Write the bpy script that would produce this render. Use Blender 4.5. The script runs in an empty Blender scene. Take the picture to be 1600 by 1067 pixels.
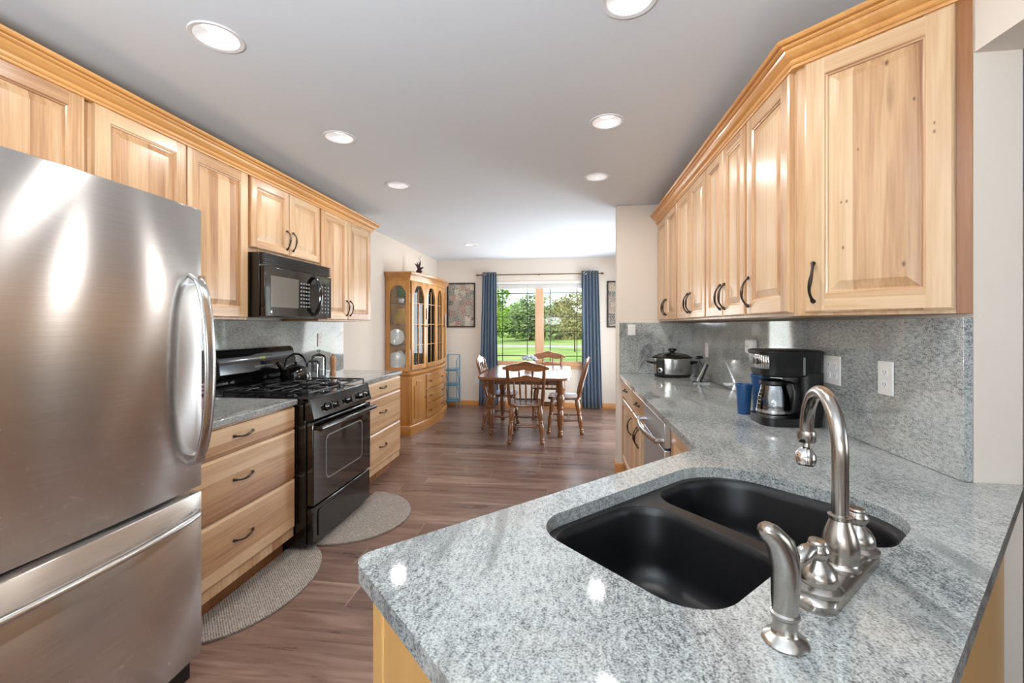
import bpy, bmesh, math, random
from mathutils import Vector, Matrix
from mathutils.geometry import tessellate_polygon
random.seed(7)
C = bpy.context.scene
COL = C.collection
PI = math.pi
def rad(d): return math.radians(d)

# ------------------------------------------------------------ camera
cam = bpy.data.cameras.new('camera'); camo = bpy.data.objects.new('camera', cam); COL.objects.link(camo)
camo.location = (0, 0, 1.352); camo.rotation_euler = (rad(90), 0, rad(7.43))
cam.sensor_width = 36; cam.lens = 690/1600*36; cam.shift_y = -25.5/1600; cam.clip_start = 0.02; cam.clip_end = 400
C.camera = camo
# ------------------------------------------------------------ view, world, sun, daylight, fill lamps
C.view_settings.view_transform = 'Standard'; C.view_settings.look = 'None'
C.view_settings.gamma = 1; C.view_settings.use_curve_mapping = False
C.view_settings.exposure = -0.12
W = bpy.data.worlds.new('world'); C.world = W; W.use_nodes = True
wn = W.node_tree.nodes; wl = W.node_tree.links
bg = wn['Background']; sky = wn.new('ShaderNodeTexSky'); sky.sky_type = 'NISHITA'
sky.sun_disc = False; sky.sun_elevation = rad(48); sky.sun_rotation = rad(150); sky.dust_density = 2.0; sky.ozone_density = 1.5
wl.new(sky.outputs[0], bg.inputs[0]); bg.inputs[1].default_value = 0.42
def light(name, kind, loc, rot, energy, color=(1,1,1), **kw):
    l = bpy.data.lights.new(name, kind); l.energy = energy; l.color = color
    for k, v in kw.items(): setattr(l, k, v)
    o = bpy.data.objects.new(name, l); COL.objects.link(o); o.location = loc; o.rotation_euler = rot
    return o
light('sun', 'SUN', (0, -5, 20), (rad(48), 0, rad(-28)), 3.2, (1, .95, .88), angle=rad(1))
# fill lamps added at unseen rear and side windows; daylight at the glass door
DAY = (.84, .925, 1)
light('rear_fill', 'AREA', (-.6, -4.40, 1.35), (rad(90+16), 0, 0), 16, DAY, shape='RECTANGLE', size=2.4, size_y=1.4)
light('side_fill', 'AREA', (4.85, -.9, 1.4), (rad(90+14), 0, rad(90)), 35, DAY, shape='RECTANGLE', size=2.4, size_y=1.6)
light('daylight_glass_door', 'AREA', (1.30, 5.8, 1.1), (rad(90+20), 0, rad(90)), 95, DAY, shape='RECTANGLE', size=1.5, size_y=1.8)
light('daylight_dining_window', 'AREA', (-.5, 7.24, 1.4), (rad(90+10), 0, rad(180)), 24, (.92, .96, 1), shape='RECTANGLE', size=1.3, size_y=1.1)
def portal(name, loc, rot, sx, sy):
    o = light(name, 'AREA', loc, rot, 1, shape='RECTANGLE', size=sx, size_y=sy); o.data.cycles.is_portal = True
portal('portal_glass_door', (1.24, 5.8, 1.05), (rad(90), 0, rad(90)), 1.6, 1.95)
portal('portal_dining_window', (-.51, 7.43, 1.38), (rad(90), 0, rad(180)), 1.5, 1.35)
# added lamp behind the camera, aimed up to brighten the ceiling
light('ceiling_fill', 'AREA', (-.6, -1.0, 1.5), (rad(180-24), 0, 0), 120, (.86, .94, 1), shape='DISK', size=.7)
LAMPS = [(x, y) for y in (1.53, 2.44, 3.34, 5.93) for x in (-1.34, .2)]
LAMP_W = 7.5

# ------------------------------------------------------------ materials
def lin(c):
    return tuple((v/255/12.92 if v <= 10 else ((v/255+.055)/1.055)**2.4) for v in c)+(1,)
def mat(name):
    m = bpy.data.materials.new(name); m.use_nodes = True
    return m, m.node_tree.nodes, m.node_tree.links, m.node_tree.nodes['Principled BSDF']
def plain(name, c, rough=.5, metal=0, coat=0, emit=None, es=0, bump=0, bscale=200, var=0, spec=.5):
    m, n, l, b = mat(name)
    b.inputs['Base Color'].default_value = lin(c); b.inputs['Roughness'].default_value = rough
    b.inputs['Metallic'].default_value = metal; b.inputs['Coat Weight'].default_value = coat; b.inputs['Coat Roughness'].default_value = .08
    b.inputs['Specular IOR Level'].default_value = spec
    if emit: b.inputs['Emission Color'].default_value = lin(emit); b.inputs['Emission Strength'].default_value = es
    tc = n.new('ShaderNodeTexCoord'); no = n.new('ShaderNodeTexNoise'); no.inputs['Scale'].default_value = bscale if bump else 6
    l.new(tc.outputs['Object'], no.inputs['Vector'])
    if bump:
        bu = n.new('ShaderNodeBump'); bu.inputs['Strength'].default_value = bump; bu.inputs['Distance'].default_value = .002
        l.new(no.outputs[0], bu.inputs['Height']); l.new(bu.outputs[0], b.inputs['Normal'])
    if var:
        mx = n.new('ShaderNodeMix'); mx.data_type = 'RGBA'; mx.inputs[6].default_value = lin(c)
        mx.inputs[7].default_value = lin(tuple(max(0, v*(1-var)) for v in c)); l.new(no.outputs[0], mx.inputs[0]); l.new(mx.outputs[2], b.inputs['Base Color'])
    return m
def ramp(n, stops):
    r = n.new('ShaderNodeValToRGB'); e = r.color_ramp.elements
    while len(e) < len(stops): e.new(.5)
    for i, (p, c) in enumerate(stops): e[i].position = p; e[i].color = lin(c) if max(c) > 1.001 else (*c, 1)
    return r
def math_node(n, l, op, a, b=None):
    m = n.new('ShaderNodeMath'); m.operation = op
    for i, v in enumerate((a, b)):
        if v is None: continue
        if isinstance(v, (int, float)): m.inputs[i].default_value = v
        else: l.new(v, m.inputs[i])
    return m.outputs[0]
def wood(name, axis, light_c, mid_c, dark_c, board=.085, rough=.32, coat=.25, streak=.75, contrast=1.0):
    """solid wood, grain along the object's own axis; boards glued side by side across it"""
    m, n, l, b = mat(name)
    tc = n.new('ShaderNodeTexCoord'); oi = n.new('ShaderNodeObjectInfo')
    rnd = math_node(n, l, 'MULTIPLY', oi.outputs['Random'], 37.3)
    off = n.new('ShaderNodeCombineXYZ')
    for i in range(3): l.new(rnd, off.inputs[i])
    va = n.new('ShaderNodeVectorMath'); va.operation = 'ADD'; l.new(tc.outputs['Object'], va.inputs[0]); l.new(off.outputs[0], va.inputs[1])
    sep = n.new('ShaderNodeSeparateXYZ'); l.new(va.outputs[0], sep.inputs[0])
    across = {'z': 0, 'x': 2, 'y': 0}[axis]
    cell = math_node(n, l, 'FLOOR', math_node(n, l, 'DIVIDE', sep.outputs[across], board))
    wnz = n.new('ShaderNodeTexWhiteNoise'); wnz.noise_dimensions = '1D'; l.new(cell, wnz.inputs['W'])
    # shift grain per board
    sh = n.new('ShaderNodeCombineXYZ'); s3 = math_node(n, l, 'MULTIPLY', wnz.outputs[0], 11.0)
    for i in range(3): l.new(s3, sh.inputs[i])
    vb = n.new('ShaderNodeVectorMath'); vb.operation = 'ADD'; l.new(va.outputs[0], vb.inputs[0]); l.new(sh.outputs[0], vb.inputs[1])
    mp = n.new('ShaderNodeMapping'); l.new(vb.outputs[0], mp.inputs[0])
    sc = [9, 9, 9]; sc['xyz'.index(axis)] = .55; mp.inputs['Scale'].default_value = sc
    n1 = n.new('ShaderNodeTexNoise'); n1.inputs['Scale'].default_value = 1.0; n1.inputs['Detail'].default_value = 3; n1.inputs['Distortion'].default_value = .9
    l.new(mp.outputs[0], n1.inputs['Vector'])
    mp2 = n.new('ShaderNodeMapping'); l.new(vb.outputs[0], mp2.inputs[0])
    sc = [150, 150, 150]; sc['xyz'.index(axis)] = 5; mp2.inputs['Scale'].default_value = sc
    n2 = n.new('ShaderNodeTexNoise'); n2.inputs['Scale'].default_value = 1.0; n2.inputs['Detail'].default_value = 4; l.new(mp2.outputs[0], n2.inputs['Vector'])
    # cathedral rings from the slow noise
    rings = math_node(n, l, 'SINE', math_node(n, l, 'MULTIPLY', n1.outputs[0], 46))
    a1 = math_node(n, l, 'MULTIPLY', math_node(n, l, 'SUBTRACT', n1.outputs[0], .5), .9*contrast)
    a2 = math_node(n, l, 'MULTIPLY', math_node(n, l, 'SUBTRACT', n2.outputs[0], .5), .45*contrast)
    a3 = math_node(n, l, 'MULTIPLY', math_node(n, l, 'SUBTRACT', wnz.outputs[0], .5), .42*contrast)
    a4 = math_node(n, l, 'MULTIPLY', rings, .045*contrast)
    s = math_node(n, l, 'ADD', math_node(n, l, 'ADD', a1, a2), math_node(n, l, 'ADD', a3, a4))
    s = math_node(n, l, 'ADD', s, .42)
    r = ramp(n, [(0, light_c), (.5, mid_c), (1, dark_c)]); l.new(s, r.inputs[0])
    # rare heartwood streaks
    mp3 = n.new('ShaderNodeMapping'); l.new(vb.outputs[0], mp3.inputs[0])
    sc = [26, 26, 26]; sc['xyz'.index(axis)] = 1.6; mp3.inputs['Scale'].default_value = sc
    n3 = n.new('ShaderNodeTexNoise'); n3.inputs['Scale'].default_value = 1.0; n3.inputs['Detail'].default_value = 5; n3.inputs['Distortion'].default_value = .5; l.new(mp3.outputs[0], n3.inputs['Vector'])
    r3 = ramp(n, [(.66, (0., 0., 0.)), (.76, (.55, .55, .55))]); l.new(n3.outputs[0], r3.inputs[0])
    mx = n.new('ShaderNodeMix'); mx.data_type = 'RGBA'; l.new(math_node(n, l, 'MULTIPLY', r3.outputs[0], streak), mx.inputs[0])
    l.new(r.outputs[0], mx.inputs[6]); mx.inputs[7].default_value = lin(tuple(v*.62 for v in dark_c)); l.new(mx.outputs[2], b.inputs['Base Color'])
    b.inputs['Roughness'].default_value = rough; b.inputs['Coat Weight'].default_value = coat; b.inputs['Coat Roughness'].default_value = .15
    bu = n.new('ShaderNodeBump'); bu.inputs['Strength'].default_value = .06; bu.inputs['Distance'].default_value = .001; l.new(n2.outputs[0], bu.inputs['Height']); l.new(bu.outputs[0], b.inputs['Normal'])
    return m
HK = ((217, 185, 147), (197, 156, 115), (152, 104, 70))
M = {}
M['hz'] = wood('hickory_upright', 'z', *HK, contrast=1.35, streak=1.0)
M['hx'] = wood('hickory_lengthwise', 'x', *HK, contrast=1.35, streak=1.0)
M['crown_x'] = wood('crown_wood_x', 'x', (226, 172, 106), (208, 148, 84), (170, 112, 60), board=3, streak=.3)
M['crown_y'] = wood('crown_wood_y', 'y', (226, 172, 106), (208, 148, 84), (170, 112, 60), board=3, streak=.3)
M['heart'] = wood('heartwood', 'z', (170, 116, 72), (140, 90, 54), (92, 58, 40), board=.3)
M['endpanel'] = wood('maple_panel', 'z', (236, 190, 124), (226, 176, 108), (206, 152, 88), board=.6, streak=.05, contrast=.5)
M['oak'] = wood('oak_upright', 'z', (214, 158, 88), (188, 128, 62), (140, 86, 38), board=.12, streak=.3, contrast=.8, rough=.25, coat=.4)
M['oakx'] = wood('oak_lengthwise', 'x', (214, 158, 88), (188, 128, 62), (140, 86, 38), board=.12, streak=.3, contrast=.8, rough=.25, coat=.4)
M['base_x'] = wood('baseboard_wood_x', 'x', (222, 160, 98), (204, 138, 76), (176, 110, 58), board=3, streak=.1)
M['base_y'] = wood('baseboard_wood_y', 'y', (222, 160, 98), (204, 138, 76), (176, 110, 58), board=3, streak=.1)
M['chair'] = wood('turned_maple', 'z', (140, 92, 52), (108, 66, 36), (74, 42, 24), board=.2, streak=.2, rough=.22, coat=.5)
M['chairx'] = wood('table_wood', 'x', (156, 104, 64), (128, 80, 48), (92, 54, 32), board=.12, streak=.2, rough=.2, coat=.4)
M['bronze'] = plain('dark_bronze', (70, 62, 56), .32, .85)
M['black'] = plain('black_enamel', (12, 12, 13), .12, 0, .5)
M['blackmatte'] = plain('black_plastic', (12, 12, 13), .42)
M['iron'] = plain('cast_iron', (20, 20, 21), .42, 0, .2, bump=.2)
M['glassblack'] = plain('dark_glass', (16, 13, 11), .04, 0, 1)
M['ovenglass'] = plain('oven_window', (30, 28, 26), .05, 0, 1)
M['mwglass'] = plain('microwave_screen', (98, 92, 82), .18, 0, .6)
M['sink'] = plain('black_composite', (20, 20, 22), .34, bump=.15, bscale=900, var=.35)
M['white'] = plain('white_plastic', (232, 230, 226), .35)
M['fixture'] = plain('white_trim', (238, 238, 240), .4)
M['wall'] = plain('wall_paint', (228, 216, 203), .75, bump=.05, bscale=260)
M['ceil'] = plain('ceiling_paint', (230, 236, 243), .9, bump=.05, bscale=260)
M['jambp'] = M['wall']
M['blue'] = plain('navy_cup', (30, 72, 118), .35)
M['shelfblue'] = plain('blue_enamel', (86, 142, 168), .45)
M['pink'] = plain('pink_petals', (226, 188, 200), .6)
M['leaf'] = plain('green_leaf', (110, 196, 74), .5, var=.5)
M['lens'] = plain('lamp_lens', (255, 255, 255), .5, emit=(255, 252, 246), es=2.2)
M['screen'] = plain('display', (66, 70, 60), .2)
M['digits'] = plain('display_digits', (120, 130, 40), .4, emit=(190, 200, 60), es=.5)
M['greybtn'] = plain('grey_print', (120, 124, 124), .5)
M['clearmark'] = plain('white_print', (220, 222, 226), .5)
M['china'] = plain('china', (232, 232, 228), .2, coat=.5)
M['amber'] = plain('amber_glass', (206, 160, 50), .15, coat=.6)
M['mill'] = wood('pepper_mill_wood', 'z', (196, 150, 106), (172, 120, 80), (136, 90, 58), board=.5)
M['stem'] = plain('dark_metal_figure', (60, 44, 48), .4, .4)
M['brassy'] = plain('antique_brass', (110, 88, 50), .35, .8)
M['framewood'] = plain('black_frame', (30, 26, 24), .4)
M['asphalt'] = plain('gravel_drive', (206, 200, 186), .9, var=.2)
M['bark'] = plain('bark', (84, 68, 54), .9, var=.3)
M['straw'] = plain('dry_mulch', (214, 190, 130), .9, var=.3)

def brushed(name, c, rough=.27, aniso=.75, rot=0.0, wob=0.0, streak_axis=2, radial='Z', spread=.05):
    m, n, l, b = mat(name)
    b.inputs['Metallic'].default_value = 1
    tc = n.new('ShaderNodeTexCoord'); mp = n.new('ShaderNodeMapping'); l.new(tc.outputs['Object'], mp.inputs[0])
    sc = [6, 6, 6]; sc[streak_axis] = 700; mp.inputs['Scale'].default_value = sc
    no = n.new('ShaderNodeTexNoise'); no.inputs['Scale'].default_value = 1; no.inputs['Detail'].default_value = 3; l.new(mp.outputs[0], no.inputs['Vector'])
    r = ramp(n, [(.25, tuple(int(v*.9) for v in c)), (.75, c)]); l.new(no.outputs[0], r.inputs[0]); l.new(r.outputs[0], b.inputs['Base Color'])
    rr = n.new('ShaderNodeMapRange'); rr.inputs['To Min'].default_value = rough-spread; rr.inputs['To Max'].default_value = rough+spread
    l.new(no.outputs[0], rr.inputs['Value']); l.new(rr.outputs[0], b.inputs['Roughness'])
    b.inputs['Anisotropic'].default_value = aniso; b.inputs['Anisotropic Rotation'].default_value = rot
    tg = n.new('ShaderNodeTangent'); tg.direction_type = 'RADIAL'; tg.axis = radial; l.new(tg.outputs[0], b.inputs['Tangent'])
    if wob:
        mp2 = n.new('ShaderNodeMapping'); l.new(tc.outputs['Object'], mp2.inputs[0]); mp2.inputs['Scale'].default_value = (1, 5, 1.6)
        n2 = n.new('ShaderNodeTexNoise'); n2.inputs['Scale'].default_value = 1; n2.inputs['Detail'].default_value = 1; l.new(mp2.outputs[0], n2.inputs['Vector'])
        bu = n.new('ShaderNodeBump'); bu.inputs['Strength'].default_value = 1; bu.inputs['Distance'].default_value = wob
        l.new(n2.outputs[0], bu.inputs['Height']); l.new(bu.outputs[0], b.inputs['Normal'])
    return m
M['steel'] = brushed('brushed_steel', (226, 223, 220), .25, 1.0, rot=.25, wob=.002, spread=.03)
M['steel2'] = brushed('satin_steel', (210, 209, 207), .22, .3)
M['steel3'] = brushed('dishwasher_steel', (224, 230, 236), .42, .3)
M['nickel'] = brushed('brushed_nickel', (188, 182, 175), .24, .5)
M['chrome'] = plain('polished_chrome', (225, 225, 226), .08, 1)

def granite():
    m, n, l, b = mat('grey_granite')
    tc = n.new('ShaderNodeTexCoord')
    def noise(scale, detail=3, rot=0, st=(1, 1, 1), dist=0):
        mp = n.new('ShaderNodeMapping'); mp.inputs['Rotation'].default_value = (0.5 if st != (1, 1, 1) else 0, 0, rot); mp.inputs['Scale'].default_value = st
        l.new(tc.outputs['Object'], mp.inputs[0])
        no = n.new('ShaderNodeTexNoise'); no.inputs['Scale'].default_value = scale; no.inputs['Detail'].default_value = detail; no.inputs['Distortion'].default_value = dist
        l.new(mp.outputs[0], no.inputs['Vector']); return no.outputs[0]
    fine = noise(300, 3); mid = noise(130, 4, .6, (1, .45, 1)); cloud = noise(4.5, 5, .5, (1, .5, 1), .5); vein = noise(7.5, 6, .35, (1, .16, .6), 1.1)
    s = math_node(n, l, 'ADD', math_node(n, l, 'MULTIPLY', fine, 1.5), math_node(n, l, 'MULTIPLY', mid, .95))
    s = math_node(n, l, 'ADD', s, math_node(n, l, 'MULTIPLY', cloud, .85))
    s = math_node(n, l, 'SUBTRACT', s, 1.10)
    r = ramp(n, [(0.0, (58, 61, 65)), (.25, (108, 112, 114)), (.48, (158, 161, 159)), (.7, (184, 187, 184)), (1, (204, 206, 202))]); l.new(s, r.inputs[0])
    rv = ramp(n, [(.33, (.85, .85, .85)), (.42, (0., 0., 0.))]); l.new(vein, rv.inputs[0])
    grains = math_node(n, l, 'MULTIPLY', rv.outputs[0], math_node(n, l, 'ADD', math_node(n, l, 'MULTIPLY', mid, 1.2), -.1))
    mx = n.new('ShaderNodeMix'); mx.data_type = 'RGBA'; l.new(grains, mx.inputs[0]); l.new(r.outputs[0], mx.inputs[6]); mx.inputs[7].default_value = lin((56, 58, 64))
    # faint warm patches
    warm = noise(3.0, 3, 0); rw = ramp(n, [(.60, (0., 0., 0.)), (.78, (.35, .35, .35))]); l.new(warm, rw.inputs[0])
    m2 = n.new('ShaderNodeMix'); m2.data_type = 'RGBA'; l.new(rw.outputs[0], m2.inputs[0]); l.new(mx.outputs[2], m2.inputs[6]); m2.inputs[7].default_value = lin((190, 176, 158))
    l.new(m2.outputs[2], b.inputs['Base Color'])
    b.inputs['Roughness'].default_value = .05; b.inputs['Specular IOR Level'].default_value = .6
    return m
M['granite'] = granite()

def floor_mat():
    m, n, l, b = mat('wood_look_planks')
    tc = n.new('ShaderNodeTexCoord'); sp = n.new('ShaderNodeSeparateXYZ'); l.new(tc.outputs['Object'], sp.inputs[0])
    PW, PL = .182, 1.22
    yy = math_node(n, l, 'DIVIDE', sp.outputs[1], PW); row = math_node(n, l, 'FLOOR', yy)
    w1 = n.new('ShaderNodeTexWhiteNoise'); w1.noise_dimensions = '1D'; l.new(row, w1.inputs['W'])
    xx = math_node(n, l, 'ADD', math_node(n, l, 'DIVIDE', sp.outputs[0], PL), math_node(n, l, 'MULTIPLY', w1.outputs[0], 5.0))
    col = math_node(n, l, 'FLOOR', xx)
    w2 = n.new('ShaderNodeTexWhiteNoise'); w2.noise_dimensions = '2D'; cv = n.new('ShaderNodeCombineXYZ'); l.new(row, cv.inputs[0]); l.new(col, cv.inputs[1]); l.new(cv.outputs[0], w2.inputs['Vector'])
    fx_ = math_node(n, l, 'FRACT', xx); fy_ = math_node(n, l, 'FRACT', yy)
    joint = math_node(n, l, 'LESS_THAN', fx_, .0028); seam = math_node(n, l, 'LESS_THAN', fy_, .009)
    mp = n.new('ShaderNodeMapping'); l.new(tc.outputs['Object'], mp.inputs[0]); mp.inputs['Scale'].default_value = (1.6, 16, 1)
    off = n.new('ShaderNodeVectorMath'); off.operation = 'ADD'; l.new(mp.outputs[0], off.inputs[0])
    sc = n.new('ShaderNodeVectorMath'); sc.operation = 'SCALE'; l.new(w2.outputs['Color'], sc.inputs[0]); sc.inputs['Scale'].default_value = 9; l.new(sc.outputs[0], off.inputs[1])
    no = n.new('ShaderNodeTexNoise'); no.inputs['Scale'].default_value = 1; no.inputs['Detail'].default_value = 7; no.inputs['Roughness'].default_value = .62; no.inputs['Distortion'].default_value = 1.0; l.new(off.outputs[0], no.inputs['Vector'])
    s = math_node(n, l, 'ADD', math_node(n, l, 'MULTIPLY', w2.outputs[0], .30), math_node(n, l, 'MULTIPLY', no.outputs[0], 1.25))
    s = math_node(n, l, 'SUBTRACT', s, .27)
    r = ramp(n, [(0.1, (70, 50, 43)), (.5, (116, 90, 78)), (.95, (162, 134, 118))]); l.new(s, r.inputs[0])
    m1 = n.new('ShaderNodeMix'); m1.data_type = 'RGBA'; l.new(math_node(n, l, 'MULTIPLY', seam, .45), m1.inputs[0]); l.new(r.outputs[0], m1.inputs[6]); m1.inputs[7].default_value = lin((60, 44, 40))
    m2 = n.new('ShaderNodeMix'); m2.data_type = 'RGBA'; l.new(math_node(n, l, 'MULTIPLY', joint, .8), m2.inputs[0]); l.new(m1.outputs[2], m2.inputs[6]); m2.inputs[7].default_value = lin((182, 162, 148))
    l.new(m2.outputs[2], b.inputs['Base Color'])
    rr = n.new('ShaderNodeMapRange'); rr.inputs['To Min'].default_value = .2; rr.inputs['To Max'].default_value = .4; l.new(no.outputs[0], rr.inputs['Value']); l.new(rr.outputs[0], b.inputs['Roughness'])
    bu = n.new('ShaderNodeBump'); bu.inputs['Strength'].default_value = .12; bu.inputs['Distance'].default_value = .002; l.new(no.outputs[0], bu.inputs['Height']); l.new(bu.outputs[0], b.inputs['Normal'])
    return m
M['floor'] = floor_mat()

def glass_mat(name, tint=(1, 1, 1), gl=.12, ior=1.5):
    m, n, l, b = mat(name); out = n['Material Output']
    t = n.new('ShaderNodeBsdfTransparent'); t.inputs[0].default_value = (*tint, 1)
    g = n.new('ShaderNodeBsdfGlossy'); g.inputs['Roughness'].default_value = .02
    f = n.new('ShaderNodeFresnel'); f.inputs['IOR'].default_value = ior
    k = math_node(n, l, 'MINIMUM', math_node(n, l, 'ADD', f.outputs[0], gl), 1)
    mx = n.new('ShaderNodeMixShader'); l.new(k, mx.inputs[0]); l.new(t.outputs[0], mx.inputs[1]); l.new(g.outputs[0], mx.inputs[2]); l.new(mx.outputs[0], out.inputs[0])
    n.remove(b); return m
M['pane'] = glass_mat('window_glass', gl=0.0, ior=1.12)
M['glass'] = glass_mat('clear_glass', (.93, .95, .96), .06)
M['cabglass'] = glass_mat('cabinet_glass', (.97, .98, .98), .03)

def curtain_mat():
    m, n, l, b = mat('slate_blue_cloth')
    tc = n.new('ShaderNodeTexCoord'); no = n.new('ShaderNodeTexNoise'); no.inputs['Scale'].default_value = 300; l.new(tc.outputs['Object'], no.inputs['Vector'])
    r = ramp(n, [(.3, (62, 80, 100)), (.7, (82, 102, 124))]); l.new(no.outputs[0], r.inputs[0]); l.new(r.outputs[0], b.inputs['Base Color'])
    b.inputs['Roughness'].default_value = .8; b.inputs['Sheen Weight'].default_value = .3
    return m
M['curtain'] = curtain_mat()
def mat_weave():
    m, n, l, b = mat('woven_mat')
    tc = n.new('ShaderNodeTexCoord')
    w1 = n.new('ShaderNodeTexWave'); w1.bands_direction = 'DIAGONAL'; w1.inputs['Scale'].default_value = 45; l.new(tc.outputs['Object'], w1.inputs['Vector'])
    vo = n.new('ShaderNodeTexVoronoi'); vo.inputs['Scale'].default_value = 90; l.new(tc.outputs['Object'], vo.inputs['Vector'])
    s = math_node(n, l, 'ADD', math_node(n, l, 'MULTIPLY', w1.outputs[1], .5), math_node(n, l, 'MULTIPLY', vo.outputs[0], .7))
    r = ramp(n, [(.15, (96, 86, 78)), (.8, (164, 154, 144))]); l.new(s, r.inputs[0]); l.new(r.outputs[0], b.inputs['Base Color']); b.inputs['Roughness'].default_value = .9
    bu = n.new('ShaderNodeBump'); bu.inputs['Strength'].default_value = .6; bu.inputs['Distance'].default_value = .003; l.new(s, bu.inputs['Height']); l.new(bu.outputs[0], b.inputs['Normal'])
    return m
M['mat'] = mat_weave()
def grass_mat(name, c1, c2, c3, scale=.5):
    m, n, l, b = mat(name)
    tc = n.new('ShaderNodeTexCoord'); no = n.new('ShaderNodeTexNoise'); no.inputs['Scale'].default_value = scale; no.inputs['Detail'].default_value = 8; l.new(tc.outputs['Object'], no.inputs['Vector'])
    r = ramp(n, [(.3, c1), (.5, c2), (.7, c3)]); l.new(no.outputs[0], r.inputs[0]); l.new(r.outputs[0], b.inputs['Base Color']); b.inputs['Roughness'].default_value = .9
    return m
M['grass'] = grass_mat('lawn', (120, 150, 66), (150, 176, 84), (178, 190, 104))
M['tree1'] = grass_mat('leaves_bright', (110, 144, 62), (144, 178, 84), (176, 200, 108), .6)
M['tree2'] = grass_mat('leaves_dark', (92, 116, 70), (120, 144, 88), (150, 166, 104), .6)
M['tree3'] = grass_mat('leaves_brown', (120, 118, 76), (146, 144, 92), (166, 164, 110), .6)
M['posy'] = grass_mat('blue_white_petals', (70, 100, 140), (200, 210, 225), (240, 242, 245), 45)
def collage(name, seed):
    m, n, l, b = mat(name)
    tc = n.new('ShaderNodeTexCoord')
    vo = n.new('ShaderNodeTexVoronoi'); vo.distance = 'CHEBYCHEV'; vo.inputs['Scale'].default_value = 11; vo.inputs['Randomness'].default_value = .6
    mp = n.new('ShaderNodeMapping'); mp.inputs['Location'].default_value = (seed, 0, seed*.7); mp.inputs['Scale'].default_value = (1, 0, 1); l.new(tc.outputs['Object'], mp.inputs[0]); l.new(mp.outputs[0], vo.inputs['Vector'])
    no = n.new('ShaderNodeTexNoise'); no.inputs['Scale'].default_value = 70; no.inputs['Detail'].default_value = 2; l.new(mp.outputs[0], no.inputs['Vector'])
    r1 = ramp(n, [(0, (60, 58, 60)), (.3, (176, 160, 146)), (.5, (96, 110, 106)), (.7, (214, 204, 178)), (1, (150, 84, 84))]); s1 = n.new('ShaderNodeSeparateColor'); l.new(vo.outputs['Color'], s1.inputs[0]); l.new(s1.outputs[0], r1.inputs[0])
    r2 = ramp(n, [(.38, (40, 38, 40)), (.5, (150, 140, 132)), (.62, (240, 236, 226))]); l.new(no.outputs[0], r2.inputs[0])
    mx = n.new('ShaderNodeMix'); mx.data_type = 'RGBA'; mx.inputs[0].default_value = .42; l.new(r1.outputs[0], mx.inputs[6]); l.new(r2.outputs[0], mx.inputs[7]); l.new(mx.outputs[2], b.inputs['Base Color'])
    b.inputs['Roughness'].default_value = .2
    return m

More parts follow.
